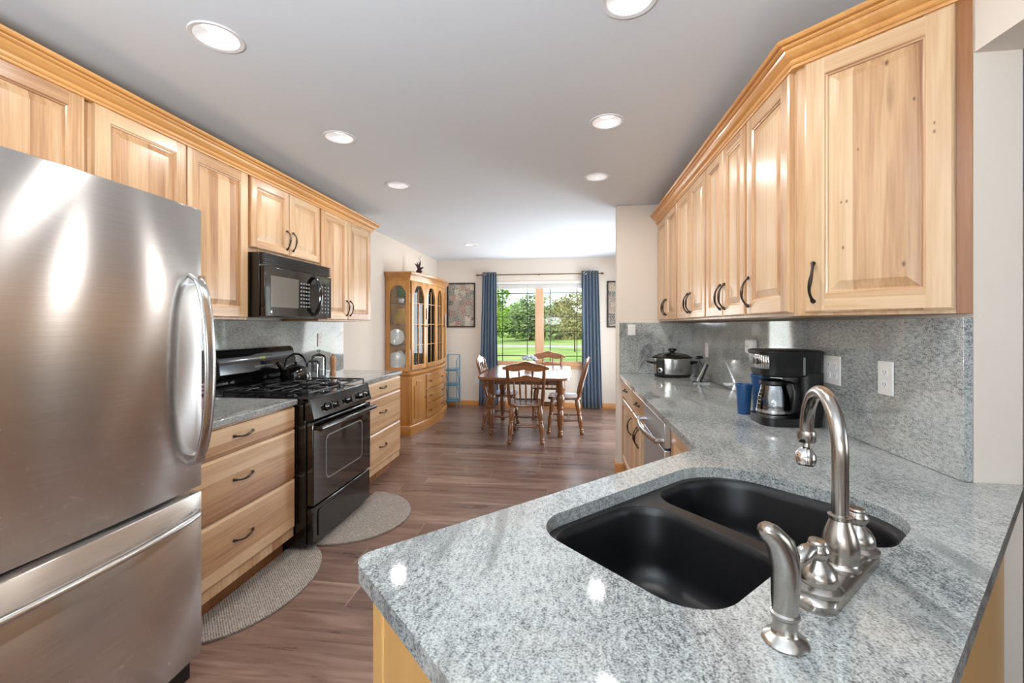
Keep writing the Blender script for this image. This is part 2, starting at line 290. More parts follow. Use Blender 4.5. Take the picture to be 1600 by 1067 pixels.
# ------------------------------------------------------------ mesh helpers
class MB:
    def __init__(s): s.bm = bmesh.new()
    def face(s, pts, mi=0):
        f = s.bm.faces.new([s.bm.verts.new(p) for p in pts]); f.material_index = mi; return s
    def box(s, x0, x1, y0, y1, z0, z1, mi=0, T=None):
        v = [s.bm.verts.new((x, y, z)) for x in (x0, x1) for y in (y0, y1) for z in (z0, z1)]
        if T: 
            for a in v: a.co = T @ a.co
        for q in ((0, 1, 3, 2), (4, 6, 7, 5), (0, 4, 5, 1), (2, 3, 7, 6), (0, 2, 6, 4), (1, 5, 7, 3)):
            f = s.bm.faces.new([v[i] for i in q]); f.material_index = mi
        return s
    def lathe(s, prof, seg=24, T=None, mi=0, sx=1, sy=1):
        rings = []
        for r, z in prof:
            if r < 1e-5: rings.append([s.bm.verts.new((0, 0, z))])
            else: rings.append([s.bm.verts.new((r*sx*math.cos(2*PI*k/seg), r*sy*math.sin(2*PI*k/seg), z)) for k in range(seg)])
        for a, b in zip(rings, rings[1:]):
            for k in range(seg):
                j = (k+1) % seg
                if len(a) == 1 and len(b) == 1: continue
                if len(a) == 1: q = (a[0], b[j], b[k])
                elif len(b) == 1: q = (a[k], a[j], b[0])
                else: q = (a[k], a[j], b[j], b[k])
                f = s.bm.faces.new(q); f.material_index = mi
        closed = len(rings[0]) > 1 and abs(prof[0][0]-prof[-1][0]) < 1e-9 and abs(prof[0][1]-prof[-1][1]) < 1e-9
        for e, rev in ((rings[0], True), (rings[-1], False)):
            if len(e) > 1 and not closed:
                f = s.bm.faces.new(e[::-1] if rev else e); f.material_index = mi
        if T:
            for rg in rings:
                for v in rg: v.co = T @ v.co
        return s
    def tube(s, pts, r, seg=10, mi=0, flat=(1, 1), up=(0, 0, 1), closed=False):
        P = [Vector(p) for p in pts]; n = len(P)
        R = r if isinstance(r, (list, tuple)) else [r]*n
        rings = []; U = Vector(up); 
        for i, p in enumerate(P):
            if closed: d = (P[(i+1) % n]-P[i-1]).normalized()
            else: d = (P[min(i+1, n-1)]-P[max(i-1, 0)]).normalized()
            a = d.cross(U)
            if a.length < 1e-3: a = d.cross(Vector((1, 0, 0))) if abs(d.x) < .9 else d.cross(Vector((0, 1, 0)))
            a.normalize(); b = a.cross(d).normalized(); U = b
            rings.append([s.bm.verts.new(p+a*math.cos(2*PI*k/seg)*R[i]*flat[0]+b*math.sin(2*PI*k/seg)*R[i]*flat[1]) for k in range(seg)])
        m = n if closed else n-1
        for i in range(m):
            a, b = rings[i], rings[(i+1) % n]
            for k in range(seg):
                f = s.bm.faces.new((a[k], a[(k+1) % seg], b[(k+1) % seg], b[k])); f.material_index = mi
        if not closed:
            s.bm.faces.new(rings[0][::-1]).material_index = mi; s.bm.faces.new(rings[-1]).material_index = mi
        return s
    def plate(s, outer, holes, z0, z1, T=None, mi=0):
        """flat slab between z0 and z1 with holes; outlines are 2-D loops"""
        loops = [outer]+list(holes); flat = [p for lp in loops for p in lp]
        tri = tessellate_polygon([[Vector((p[0], p[1], 0)) for p in lp] for lp in loops])
        lo = [s.bm.verts.new((p[0], p[1], z0)) for p in flat]; hi = [s.bm.verts.new((p[0], p[1], z1)) for p in flat]
        for t in tri:
            for vs in (lo, hi):
                try: s.bm.faces.new([vs[i] for i in t]).material_index = mi
                except ValueError: pass
        k = 0
        for lp in loops:
            m = len(lp)
            for i in range(m):
                a, b = k+i, k+(i+1) % m
                s.bm.faces.new((lo[a], lo[b], hi[b], hi[a])).material_index = mi
            k += m
        if T:
            for v in lo+hi: v.co = T @ v.co
        return s
    def sweep(s, path, prof, mi=0, mis=None):
        """profile of (out, z) swept along a plan path; out is to the right of travel"""
        n = len(path); rings = []
        P = [Vector(p) for p in path]
        for i in range(n):
            d0 = (P[i]-P[i-1]).normalized() if i > 0 else (P[1]-P[0]).normalized()
            d1 = (P[i+1]-P[i]).normalized() if i < n-1 else d0
            n0 = Vector((d0.y, -d0.x)); n1 = Vector((d1.y, -d1.x)); mm = (n0+n1).normalized(); k = 1/max(.3, mm.dot(n0))
            rings.append([s.bm.verts.new((P[i].x+mm.x*o*k, P[i].y+mm.y*o*k, z)) for o, z in prof])
        m = len(prof)
        for i in range(n-1):
            for k in range(m):
                j = (k+1) % m
                f = s.bm.faces.new((rings[i][k], rings[i+1][k], rings[i+1][j], rings[i][j])); f.material_index = mis[i] if mis else mi
        s.bm.faces.new(rings[0][::-1]).material_index = mi; s.bm.faces.new(rings[-1]).material_index = mi
        return s
    def rings(s, levels, mi=0, cap0=False, cap1=True):
        """levels: list of loops of 3-D points with the same count"""
        R = [[s.bm.verts.new(p) for p in lp] for lp in levels]; m = len(R[0])
        for a, b in zip(R, R[1:]):
            for k in range(m):
                j = (k+1) % m; s.bm.faces.new((a[k], a[j], b[j], b[k])).material_index = mi
        if cap0: s.bm.faces.new(R[0][::-1]).material_index = mi
        if cap1: s.bm.faces.new(R[-1]).material_index = mi
        return s
    def build(s, name, mats, parent=None, bevel=0, seg=2, angle=35, loc=None, rot=None, recalc=True):
        if recalc: bmesh.ops.recalc_face_normals(s.bm, faces=s.bm.faces[:])
        me = bpy.data.meshes.new(name); s.bm.to_mesh(me); s.bm.free()
        if not isinstance(mats, (list, tuple)): mats = [mats]
        for m in mats: me.materials.append(M[m] if isinstance(m, str) else m)
        me.polygons.foreach_set('use_smooth', [True]*len(me.polygons)); me.set_sharp_from_angle(angle=rad(angle))
        o = bpy.data.objects.new(name, me); COL.objects.link(o)
        if parent: o.parent = parent
        if loc: o.location = loc
        if rot: o.rotation_euler = rot
        if bevel:
            b = o.modifiers.new('bevel', 'BEVEL'); b.width = bevel; b.segments = seg; b.limit_method = 'ANGLE'; b.angle_limit = rad(40)
        return o
def tag(o, label, cat, group=None):
    o['label'] = label; o['category'] = cat
    if group: o['group'] = group
    return o
def thing(name, label, cat, loc=(0, 0, 0), rz=0, group=None):
    o = bpy.data.objects.new(name, None); COL.objects.link(o); o.location = loc; o.rotation_euler = (0, 0, rad(rz)); o.empty_display_size = .05
    return tag(o, label, cat, group)
def struct(o): o['kind'] = 'structure'; return o
def copy_tree(o, parent=None):
    c = o.copy(); COL.objects.link(c); c.parent = parent
    for ch in list(o.children): copy_tree(ch, c)
    return c
def rpoly(pts, radii, n=8):
    out = []; m = len(pts)
    for i in range(m):
        p = Vector(pts[i]); a = Vector(pts[i-1]); b = Vector(pts[(i+1) % m]); r = radii[i] if isinstance(radii, (list, tuple)) else radii
        if r < 1e-4: out.append(tuple(p)); continue
        da = (a-p).normalized(); db = (b-p).normalized(); th = da.angle(db); t = r/math.tan(th/2)
        c = p+(da+db).normalized()*(r/math.sin(th/2)); s0 = p+da*t-c; s1 = p+db*t-c
        a0 = math.atan2(s0.y, s0.x); a1 = math.atan2(s1.y, s1.x); d = (a1-a0+PI) % (2*PI)-PI
        for k in range(n+1): out.append((c.x+r*math.cos(a0+d*k/n), c.y+r*math.sin(a0+d*k/n)))
    return out
def circle(x, y, r, n=24, ph=0): return [(x+r*math.cos(2*PI*k/n+ph), y+r*math.sin(2*PI*k/n+ph)) for k in range(n)]
Q = math.sqrt(.5)
def SW(s, w): return ((s+w)*Q, (s-w)*Q)          # peninsula coordinates to room

# ------------------------------------------------------------ room shell
XL, YF, ZC = -2.25, 7.30, 2.455
XR = 1.115; YE = 4.15; YJ = 1.385
struct(MB().box(-2.37, 5.1, -4.6, 7.42, -.1, 0).build('floor', 'floor'))
b = MB(); holes = [circle(x, y, .079, 28) for x, y in LAMPS]
b.plate([(-2.37, -4.6), (5.1, -4.6), (5.1, 4.3), (1.24, 4.3), (1.24, 7.42), (-2.37, 7.42)], holes, ZC, ZC+.09)
b.box(-2.37, 5.1, -4.6, 7.42, ZC+.09, ZC+.2)
struct(b.build('ceiling', 'ceil'))
struct(MB().box(XL-.12, XL, -4.6, YF+.12, 0, ZC).build('wall_left', 'wall'))
WX0, WX1, WZ0, WZ1 = -1.27, .25, .70, 2.07
b = MB().box(XL, WX0, YF, YF+.12, 0, ZC).box(WX1, 1.235, YF, YF+.12, 0, ZC).box(WX0, WX1, YF, YF+.12, 0, WZ0).box(WX0, WX1, YF, YF+.12, WZ1, ZC)
struct(b.build('wall_far', 'wall'))
struct(MB().box(.43, 1.235, YE, YE+.12, 0, ZC).build('wall_end', 'wall', bevel=.012, seg=3))
b = MB().box(XR, 1.235, YJ, YE, 0, ZC).box(XR, 1.235, -.9, YJ, 2.11, ZC).box(XR, 1.235, -4.6, -.9, 0, ZC)
struct(b.build('wall_right', 'wall'))
# dining side wall with a glass door
b = MB().box(1.115, 1.235, YE+.12, 4.95, 0, ZC).box(1.115, 1.235, 6.65, YF, 0, ZC).box(1.115, 1.235, 4.95, 6.65, 2.06, ZC)
struct(b.build('wall_dining', 'wall'))
b = MB()
for a, c in ((4.95, 5.80), (5.80, 6.65)):
    b.box(1.15, 1.19, a, a+.06, 0, 2.06).box(1.15, 1.19, c-.06, c, 0, 2.06).box(1.15, 1.19, a+.06, c-.06, 0, .09).box(1.15, 1.19, a+.06, c-.06, 1.98, 2.06)
d1 = struct(b.build('door_1', 'white')); struct(MB().box(1.168, 1.172, 5.01, 5.74, .09, 1.98).box(1.168, 1.172, 5.86, 6.59, .09, 1.98).build('door_glass', 'pane', d1))
# rooms behind and to the side of the camera
b = MB().box(XL, -1.9, -4.6, -4.48, 0, ZC).box(.7, 5, -4.6, -4.48, 0, ZC).box(-1.9, .7, -4.6, -4.48, 0, .6).box(-1.9, .7, -4.6, -4.48, 2.1, ZC)
struct(b.build('wall_rear', 'wall'))
b = MB().box(5, 5.1, -4.6, -2.2, 0, ZC).box(5, 5.1, .4, 4.3, 0, ZC).box(5, 5.1, -2.2, .4, 0, .55).box(5, 5.1, -2.2, .4, 2.25, ZC)
struct(b.build('wall_side', 'wall'))
struct(MB().box(1.235, 5, 4.18, 4.3, 0, ZC).build('wall_family', 'wall'))
# rear windows (frames with glass)
def side_window(name, cx, cy, cz, w, h, rz):
    o = bpy.data.objects.new(name, None)
    b = MB().box(-w/2, w/2, -.03, .03, -h/2, -h/2+.05).box(-w/2, w/2, -.03, .03, h/2-.05, h/2).box(-w/2, -w/2+.05, -.03, .03, -h/2+.05, h/2-.05).box(w/2-.05, w/2, -.03, .03, -h/2+.05, h/2-.05).box(-.025, .025, -.03, .03, -h/2+.05, h/2-.05)
    o = struct(b.build(name, 'white', loc=(cx, cy, cz), rot=(0, 0, rad(rz))))
    struct(MB().box(-w/2+.05, -.025, -.002, .002, -h/2+.05, h/2-.05).box(.025, w/2-.05, -.002, .002, -h/2+.05, h/2-.05).build('window_pane', 'pane', o))
side_window('window_2', -.6, -4.54, 1.35, 2.6, 1.5, 0)
side_window('window_3', 5.05, -.9, 1.4, 2.6, 1.7, 90)

# baseboards
BP = [(0, 0), (.014, 0), (.014, .07), (.008, .085), (0, .085)]
struct(MB().sweep([(XL, 7.3), (1.115, 7.3)], [(o, z) for o, z in BP]).build('baseboard_far', 'base_x'))
struct(MB().sweep([(XL, 4.08), (XL, 5.17)], BP).build('baseboard_left', 'base_y'))
struct(MB().sweep([(XL, 6.72), (XL, 7.285)], BP).build('baseboard_left_corner', 'base_y'))
struct(MB().sweep([(.50, 4.15), (.43, 4.15), (.43, 4.27), (1.1, 4.27)][::-1], BP).build('baseboard_end', 'base_x'))

# ------------------------------------------------------------ recessed lights
LBL = {(-1.34, 1.53): 'round recessed ceiling light nearest on the left, above the refrigerator and first drawers',
 (-1.34, 2.44): 'lit round recessed ceiling light in the left row, second from the camera',
 (-1.34, 3.34): 'lit round recessed ceiling light in the left row, above the right end of the range',
 (-1.34, 5.93): 'small lit recessed ceiling light in the dining area near the china cabinet',
 (.2, 1.53): 'lit recessed ceiling light cut by the top edge, above the sink',
 (.2, 2.44): 'lit recessed ceiling light in the right row, second from the camera',
 (.2, 3.34): 'lit recessed ceiling light in the right row, third from the camera',
 (.2, 5.93): 'small lit recessed ceiling light in the dining area near the right curtain'}
proto = None
for (x, y) in LAMPS:
    if proto is None:
        t = thing('recessed_light', LBL[(x, y)], 'ceiling light', (x, y, ZC), 0, 'recessed ceiling lights'); proto = t
        MB().lathe([(.076, .001), (.078, -.004), (.092, -.006), (.094, -.0005), (.0765, 0), (.076, .001)][::-1], 36).build('trim_ring', 'fixture', t)
        bb = MB(); bb.rings([[(r*math.cos(2*PI*k/36), r*math.sin(2*PI*k/36), z) for k in range(36)] for r, z in ((.077, -.003), (.07, .02), (.058, .05), (.056, .052))], cap1=False)
        bb.build('reflector', 'fixture', t)
        MB().lathe([(0, .052), (.057, .052), (.057, .046), (.05, .043), (0, .041)], 32).build('lens', 'lens', t)
    else:
        t = copy_tree(proto); t.location = (x, y, ZC); t['label'] = LBL[(x, y)]
    light('lamp_glow', 'AREA', (x, y, ZC-.012), (0, 0, 0), LAMP_W, (1, .98, .95), shape='DISK', size=.085)

# ------------------------------------------------------------ cabinetry
def handle(parent, x, z, y, L=.125, vert=True):
    """arched pull with flared feet; vertical or horizontal"""
    pts, rr = [], []
    for k in range(13):
        u = k/12*2-1
        a = u*L/2; d = .026*(1-abs(u)**2.6)+.004; sw = .004*math.sin(u*PI)
        r = .0042+.0022*math.exp(-(u/.35)**2)+.0035*max(0, (abs(u)-.82)/.18)
        pts.append((x+sw, y-d, z+a) if vert else (x+a, y-d, z+sw)); rr.append(r)
    b = MB().tube(pts, rr, 10)
    for sgn in (-1, 1):
        e = sgn*L/2; c = (x, y, z+e) if vert else (x+e, y, z)
        b.lathe([(0, -.001), (.0075, 0), (.0075, .004), (.005, .008), (0, .009)], 12, Matrix.Translation(c) @ Matrix.Rotation(PI/2, 4, 'X'))
    return b.build('handle', 'bronze', parent)
def panel_door(parent, x0, x1, z0, z1, y=0.0, th=.02, rail=.058, mats=('hz', 'hx')):
    b = MB(); w, h = x1-x0, z1-z0; e = .006
    def q(pts, mi=0): b.face([(x0+p[0], y-p[1], z0+p[2]) for p in pts], mi)
    # back and sides
    q([(0, 0, 0), (0, 0, h), (w, 0, h), (w, 0, 0)])
    R = [(0, 0), (0, th-.005), (e, th)]
    for (i0, d0), (i1, d1) in zip(R, R[1:]):
        a = [(i0, i0), (w-i0, i0), (w-i0, h-i0), (i0, h-i0)]; c = [(i1, i1), (w-i1, i1), (w-i1, h-i1), (i1, h-i1)]
        for k in range(4):
            j = (k+1) % 4; q([(a[k][0], d0, a[k][1]), (a[j][0], d0, a[j][1]), (c[j][0], d1, c[j][1]), (c[k][0], d1, c[k][1])])
    # stiles full height, rails between
    r = rail
    q([(e, th, e), (r, th, e), (r, th, h-e), (e, th, h-e)]); q([(w-r, th, e), (w-e, th, e), (w-e, th, h-e), (w-r, th, h-e)])
    q([(r, th, e), (w-r, th, e), (w-r, th, r), (r, th, r)], 1); q([(r, th, h-r), (w-r, th, h-r), (w-r, th, h-e), (r, th, h-e)], 1)
    R = [(r, th), (r+.003, th-.0045), (r+.008, th-.006), (r+.009, th-.011), (r+.013, th-.011), (r+.042, th-.002), (r+.044, th-.002)]
    for n_, ((i0, d0), (i1, d1)) in enumerate(zip(R, R[1:])):
        a = [(i0, i0), (w-i0, i0), (w-i0, h-i0), (i0, h-i0)]; c = [(i1, i1), (w-i1, i1), (w-i1, h-i1), (i1, h-i1)]
        for k in range(4):
            j = (k+1) % 4; q([(a[k][0], d0, a[k][1]), (a[j][0], d0, a[j][1]), (c[j][0], d1, c[j][1]), (c[k][0], d1, c[k][1])], 1 if (n_ < 3 and k in (0, 2)) else 0)
    i = R[-1][0]; q([(i, R[-1][1], i), (w-i, R[-1][1], i), (w-i, R[-1][1], h-i), (i, R[-1][1], h-i)])
    bmesh.ops.remove_doubles(b.bm, verts=b.bm.verts[:], dist=1e-5)
    return b.build('door', list(mats), parent, angle=12)
def slab_front(parent, x0, x1, z0, z1, name='drawer', m='hx', th=.02, e=.012):
    w, h = x1-x0, z1-z0
    def loop(i, d): return [(x0+i, -d, z0+i), (x1-i, -d, z0+i), (x1-i, -d, z1-i), (x0+i, -d, z1-i)]
    return MB().rings([loop(0, 0), loop(0, th-.008), (loop(.003, th-.006)), loop(e, th)], cap0=True).build(name, m, parent, angle=12)
def cabinet(label, loc, rz, w, d, z0, z1, doors=(), drawers=(), group=None, toe=False, name='upper_cabinet', handles=True, rail=.058):
    t = thing(name, label, 'cabinet', loc, rz, group)
    b = MB()
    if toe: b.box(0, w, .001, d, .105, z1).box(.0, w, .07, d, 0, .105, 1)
    else: b.box(0, w, .001, d, z0, z1)
    b.build('body', ['hz', 'heart'], t, bevel=.0015)
    for (x0, x1, a0, a1, hs) in doors:
        dr = panel_door(t, x0, x1, a0, a1, rail=rail)
        if hs:
            hx = x0+.028 if hs[0] == 'L' else x1-.028
            hz = a0+.102 if hs[1] == 'l' else a1-.125
            handle(dr, hx, hz, -.02)
    for (x0, x1, a0, a1) in drawers:
        dr = slab_front(t, x0, x1, a0, a1)
        handle(dr, (x0+x1)/2, (a0+a1)/2+.01, -.02, .125, False)
    return t
ZU0, ZU1 = 1.385, 2.30
DZ0, DZ1 = ZU0+.012, 2.262
# left uppers, front at X=-1.94 (doors 2 cm proud)
XU = -1.94; DU = XU-XL-.003
g = 'left wall cabinets'
cabinet('short wooden cabinet above the refrigerator, its door cut by the left edge', (XU, .60, 0), 90, .955, DU, 1.83, ZU1,
        doors=[(.02, .475, 1.85, DZ1, None), (.48, .93, 1.85, DZ1, None)], group=g)
cabinet('tall two-door wall cabinet rising between refrigerator and microwave', (XU, 1.555, 0), 90, .892, DU, ZU0, ZU1,
        doors=[(.015, .448, DZ0, DZ1, 'Rl'), (.458, .880, DZ0, DZ1, 'Ll')], group=g)
cabinet('short two-door wall cabinet directly above the black microwave', (XU, 2.449, 0), 90, .766, DU, 1.80, ZU1,
        doors=[(.012, .379, 1.83, DZ1, 'Rl'), (.389, .756, 1.83, DZ1, 'Ll')], group=g, rail=.05)
cabinet('two-door wall cabinet at the far end of the left run, right of the microwave', (XU, 3.217, 0), 90, .885, DU, ZU0, ZU1,
        doors=[(.012, .425, DZ0, DZ1, 'Rl'), (.435, .872, DZ0, DZ1, 'Ll')], group=g)
# right uppers, front at X=.785+.02
XUR = .805; g = 'right wall cabinets'; DR = XR-XUR-.003
cabinet('narrow two-door wall cabinet at the far end beside the wall corner, above the slow cooker', (XUR, 4.145, 0), -90, .745, DR, ZU0, ZU1,
        doors=[(.03, .37, DZ0, DZ1, 'Rl'), (.378, .735, DZ0, DZ1, 'Ll')], group=g, rail=.05)
cabinet('two-door wall cabinet on the right run, second from the far end', (XUR, 3.398, 0), -90, .695, DR, ZU0, ZU1,
        doors=[(.01, .343, DZ0, DZ1, 'Rl'), (.351, .685, DZ0, DZ1, 'Ll')], group=g, rail=.05)
cabinet('two-door wall cabinet on the right run, third from the far end', (XUR, 2.701, 0), -90, .588, DR, ZU0, ZU1,
        doors=[(.01, .290, DZ0, DZ1, 'Rl'), (.298, .578, DZ0, DZ1, 'Ll')], group=g, rail=.05)
cabinet('single-door wall cabinet with one handle next to the angled end cabinet', (XUR, 2.111, 0), -90, .416, DR, ZU0, ZU1,
        doors=[(.012, .395, DZ0, DZ1, 'Ll')], group=g)
# angled end cabinet (triangular plan)
t = thing('upper_cabinet', 'large angled end cabinet with knotty raised-panel door in the right foreground', 'cabinet', (XUR, 1.692, 0), -45, g)
FW = .437
MB().plate([(0, 0), (FW, 0), (FW/2, FW/2)], [], ZU0, ZU1).build('body', 'hz', t, bevel=.0015)
MB().box(FW-.034, FW-.002, -.006, 0, ZU0, ZU1).build('filler_strip', 'heart', t, bevel=.001)['label'] = 'dark heartwood strip beside the wall'
dr = panel_door(t, .028, FW-.036, DZ0, DZ1, rail=.06); handle(dr, .028+.028, DZ0+.102, -.02, .13)
KN = ((.11, .21, .006), (.285, .63, .006), (.205, .815, .008), (.222, .765, .010), (.15, .52, .005), (.33, .54, .005), (.33, .515, .006), (.262, .14, .009), (.12, .36, .006), (.105, .36, .005))
km = M['hz'].copy(); km.name = 'knotty_hickory'; n_, l_ = km.node_tree.nodes, km.node_tree.links; bs = n_['Principled BSDF']
src = bs.inputs['Base Color'].links[0].from_socket; tcn = n_.new('ShaderNodeTexCoord'); acc = None
for kx, kz, kr in KN:
    mpn = n_.new('ShaderNodeMapping'); mpn.vector_type = 'TEXTURE'; mpn.inputs['Location'].default_value = (kx+.03, -.02, DZ0+kz); mpn.inputs['Scale'].default_value = (kr*.8, 1, kr*1.5); l_.new(tcn.outputs['Object'], mpn.inputs[0])
    ln = n_.new('ShaderNodeVectorMath'); ln.operation = 'LENGTH'; l_.new(mpn.outputs[0], ln.inputs[0])
    acc = ln.outputs['Value'] if acc is None else math_node(n_, l_, 'MINIMUM', acc, ln.outputs['Value'])
rk = ramp(n_, [(.25, (.85, .85, .85)), (.9, (0., 0., 0.))]); l_.new(acc, rk.inputs[0])
mk = n_.new('ShaderNodeMix'); mk.data_type = 'RGBA'; l_.new(rk.outputs[0], mk.inputs[0]); l_.new(src, mk.inputs[6]); mk.inputs[7].default_value = lin((96, 58, 40)); l_.new(mk.outputs[2], bs.inputs['Base Color'])
dr.data.materials[0] = km
# crown mouldings
CP = [(-.01, 2.262), (.021, 2.262), (.0225, 2.266), (.0225, 2.271), (.027, 2.273), (.031, 2.278), (.031, 2.283), (.027, 2.285), (.027, 2.290), (.034, 2.293), (.044, 2.300), (.051, 2.309), (.054, 2.318), (.060, 2.318), (.066, 2.322), (.066, 2.328), (.062, 2.330), (.076, 2.332), (.080, 2.337), (.080, 2.346), (-.01, 2.346)]
tag(MB().sweep([(XU, .55), (XU, 4.104), (XL, 4.104)], CP, mis=[0, 1]).build('crown_molding', ['crown_y', 'crown_x'], angle=18), 'honey-stained crown molding along the top of the left wall cabinets', 'molding')
tag(MB().sweep([(XUR, 4.145), (XUR, 1.692), (XUR+FW*Q, 1.692-FW*Q)][::-1], [(-o, z) for o, z in CP], mis=[1, 0]).build('crown_molding', ['crown_y', 'crown_x'], angle=18), 'honey-stained crown molding turning the corner above the right wall cabinets', 'molding')

# base cabinets, left
XB = -1.62
cabinet('three-drawer base cabinet between refrigerator and range', (XB, 1.56, 0), 90, .865, .62, .105, .882,
        drawers=[(.015, .855, .748, .868), (.015, .855, .458, .738), (.015, .855, .165, .448)], toe=True, group='drawer bases', name='base_cabinet')
cabinet('three-drawer base cabinet right of the range, beside the china cabinet', (XB, 3.215, 0), 90, .845, .62, .105, .882,
        drawers=[(.015, .83, .748, .868), (.015, .83, .458, .738), (.015, .83, .165, .448)], toe=True, group='drawer bases', name='base_cabinet')
# base cabinets, right run (front X=.49)
XBR = .49; g = 'right base cabinets'
cabinet('narrow base cabinet with one drawer and door at the far end by the wall corner', (XBR, 4.148, 0), -90, .72, .60, .105, .882,
        doors=[(.03, .70, .13, .70, 'Rh')], drawers=[(.03, .70, .715, .87)], toe=True, name='base_cabinet', group=g)
cabinet('base cabinet with one drawer over two doors next to the dishwasher', (XBR, 3.425, 0), -90, .575, .60, .105, .882,
        doors=[(.012, .283, .13, .70, 'Rh'), (.291, .565, .13, .70, 'Lh')], drawers=[(.012, .565, .715, .87)], toe=True, name='base_cabinet', group=g, rail=.05)
t = cabinet('corner base cabinet between dishwasher and peninsula', (XBR, 2.235, 0), -90, .555, .60, .105, .882,
        doors=[(.10, .54, .13, .87, None)], toe=True, name='base_cabinet', group=g)
# peninsula carcass in diagonal frame: x along s, y along w (toward the camera)
t = thing('peninsula_cabinet', 'wooden peninsula base with flat end panel beneath the granite sink counter', 'cabinet', (0, 0, 0), 0)
Tp = Matrix.Rotation(PI/4, 4, 'Z') @ Matrix.Scale(-1, 4, (0, 1, 0))   # (s, w) -> room
def TP(x0, x1, w0, w1, z0, z1, name, m, par, bev=.002):
    o = MB().box(x0, x1, w0, w1, z0, z1, T=Tp).build(name, m, par, bevel=bev); return o
TP(.30, .345, -.80, -.15, .105, .882, 'end_panel', 'endpanel', t)
TP(.297, .345, -.815, -.765, .0, .882, 'corner_stile', 'endpanel', t, .004)
TP(.345, .58, -.79, -.16, .105, .66, 'body', 'endpanel', t)
TP(.345, 1.55, -.812, -.795, .105, .882, 'front_panel', 'hz', t)
TP(.345, 1.72, -.15, -.13, .0, .882, 'back_panel', 'endpanel', t)
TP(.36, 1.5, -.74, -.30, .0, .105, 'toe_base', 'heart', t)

# ------------------------------------------------------------ dishwasher
t = thing('dishwasher', 'stainless steel dishwasher with bowed bar handle under the right counter', 'dishwasher', (XBR, 2.848, 0), -90)
MB().box(0, .608, .005, .56, .02, .875).build('body', 'blackmatte', t)
MB().box(.004, .604, -.03, .004, .12, .735).build('door', 'steel3', t, bevel=.004)
MB().box(.004, .604, -.03, .004, .745, .872).build('control_panel', 'steel3', t, bevel=.004)
pts = [(.03+.55*k/14, -.03-.035-.028*math.sin(PI*k/14), .775) for k in range(15)]
b = MB().tube(pts, .014, 10, flat=(.7, 1.1)); b.tube([(.035, -.028, .775), (.035, -.07, .775)], .012).tube([(.575, -.028, .775), (.575, -.07, .775)], .012)
b.build('handle', 'steel2', t)
MB().box(.0, .608, .06, .1, 0, .12).build('toe_panel', 'blackmatte', t)

# ------------------------------------------------------------ countertops
ZT = .914; TH = .032
FI = (.45, 1.646)                        # inner front corner
SINK = rpoly([(.62, -.75), (1.375, -.75), (1.375, -.228), (1.12, -.228), (1.035, -.335), (.62, -.335)], [.10, .17, .14, .07, .07, .09], 10)
A = rpoly([(.27, -.846), (.27, -.10)], 0)
outer = []
c1 = rpoly([SW(.9, -.846), SW(.27, -.846), SW(.27, -.10), SW(1.0, -.10)], [0, .038, .038, 0], 6)[1:-1]
outer += c1 + [SW(1.868, -.103), (XR-.002+.12, YJ-.003), (XR-.002, YJ-.003), (XR-.002, YE-.002), (.45, YE-.002), FI]
hole = [SW(*p) for p in SINK]
ct = MB().plate(outer, [hole], ZT-TH, ZT).build('countertop', 'granite', bevel=.004)
tag(ct, 'long grey granite countertop running along the right wall and around the sink peninsula', 'countertop')
o = MB().box(XL+.002, -1.596, 1.555, 2.428, ZT-TH, ZT).build('countertop', 'granite', bevel=.004); tag(o, 'short grey granite countertop between refrigerator and range', 'countertop')
o = MB().box(XL+.002, -1.596, 3.212, 4.075, ZT-TH, ZT).build('countertop', 'granite', bevel=.004); tag(o, 'grey granite countertop right of the range, holding pepper mill and jars', 'countertop')
# backsplashes
o = MB().box(XL+.001, XL+.02, 1.53, 4.14, ZT+.001, 1.384).build('backsplash', 'granite', bevel=.0015); tag(o, 'granite backsplash slab on the left wall behind the range', 'backsplash')
o = MB().box(XR-.025, XR-.001, YJ, YE-.026, ZT+.001, 1.374).build('backsplash', 'granite', bevel=.0015); tag(o, 'long polished granite backsplash on the right wall behind the coffee maker', 'backsplash')
o = MB().box(.452, XR-.002, YE-.025, YE-.001, ZT+.001, 1.374).build('backsplash', 'granite', bevel=.0015); tag(o, 'short granite backsplash on the end wall behind the slow cooker', 'backsplash')

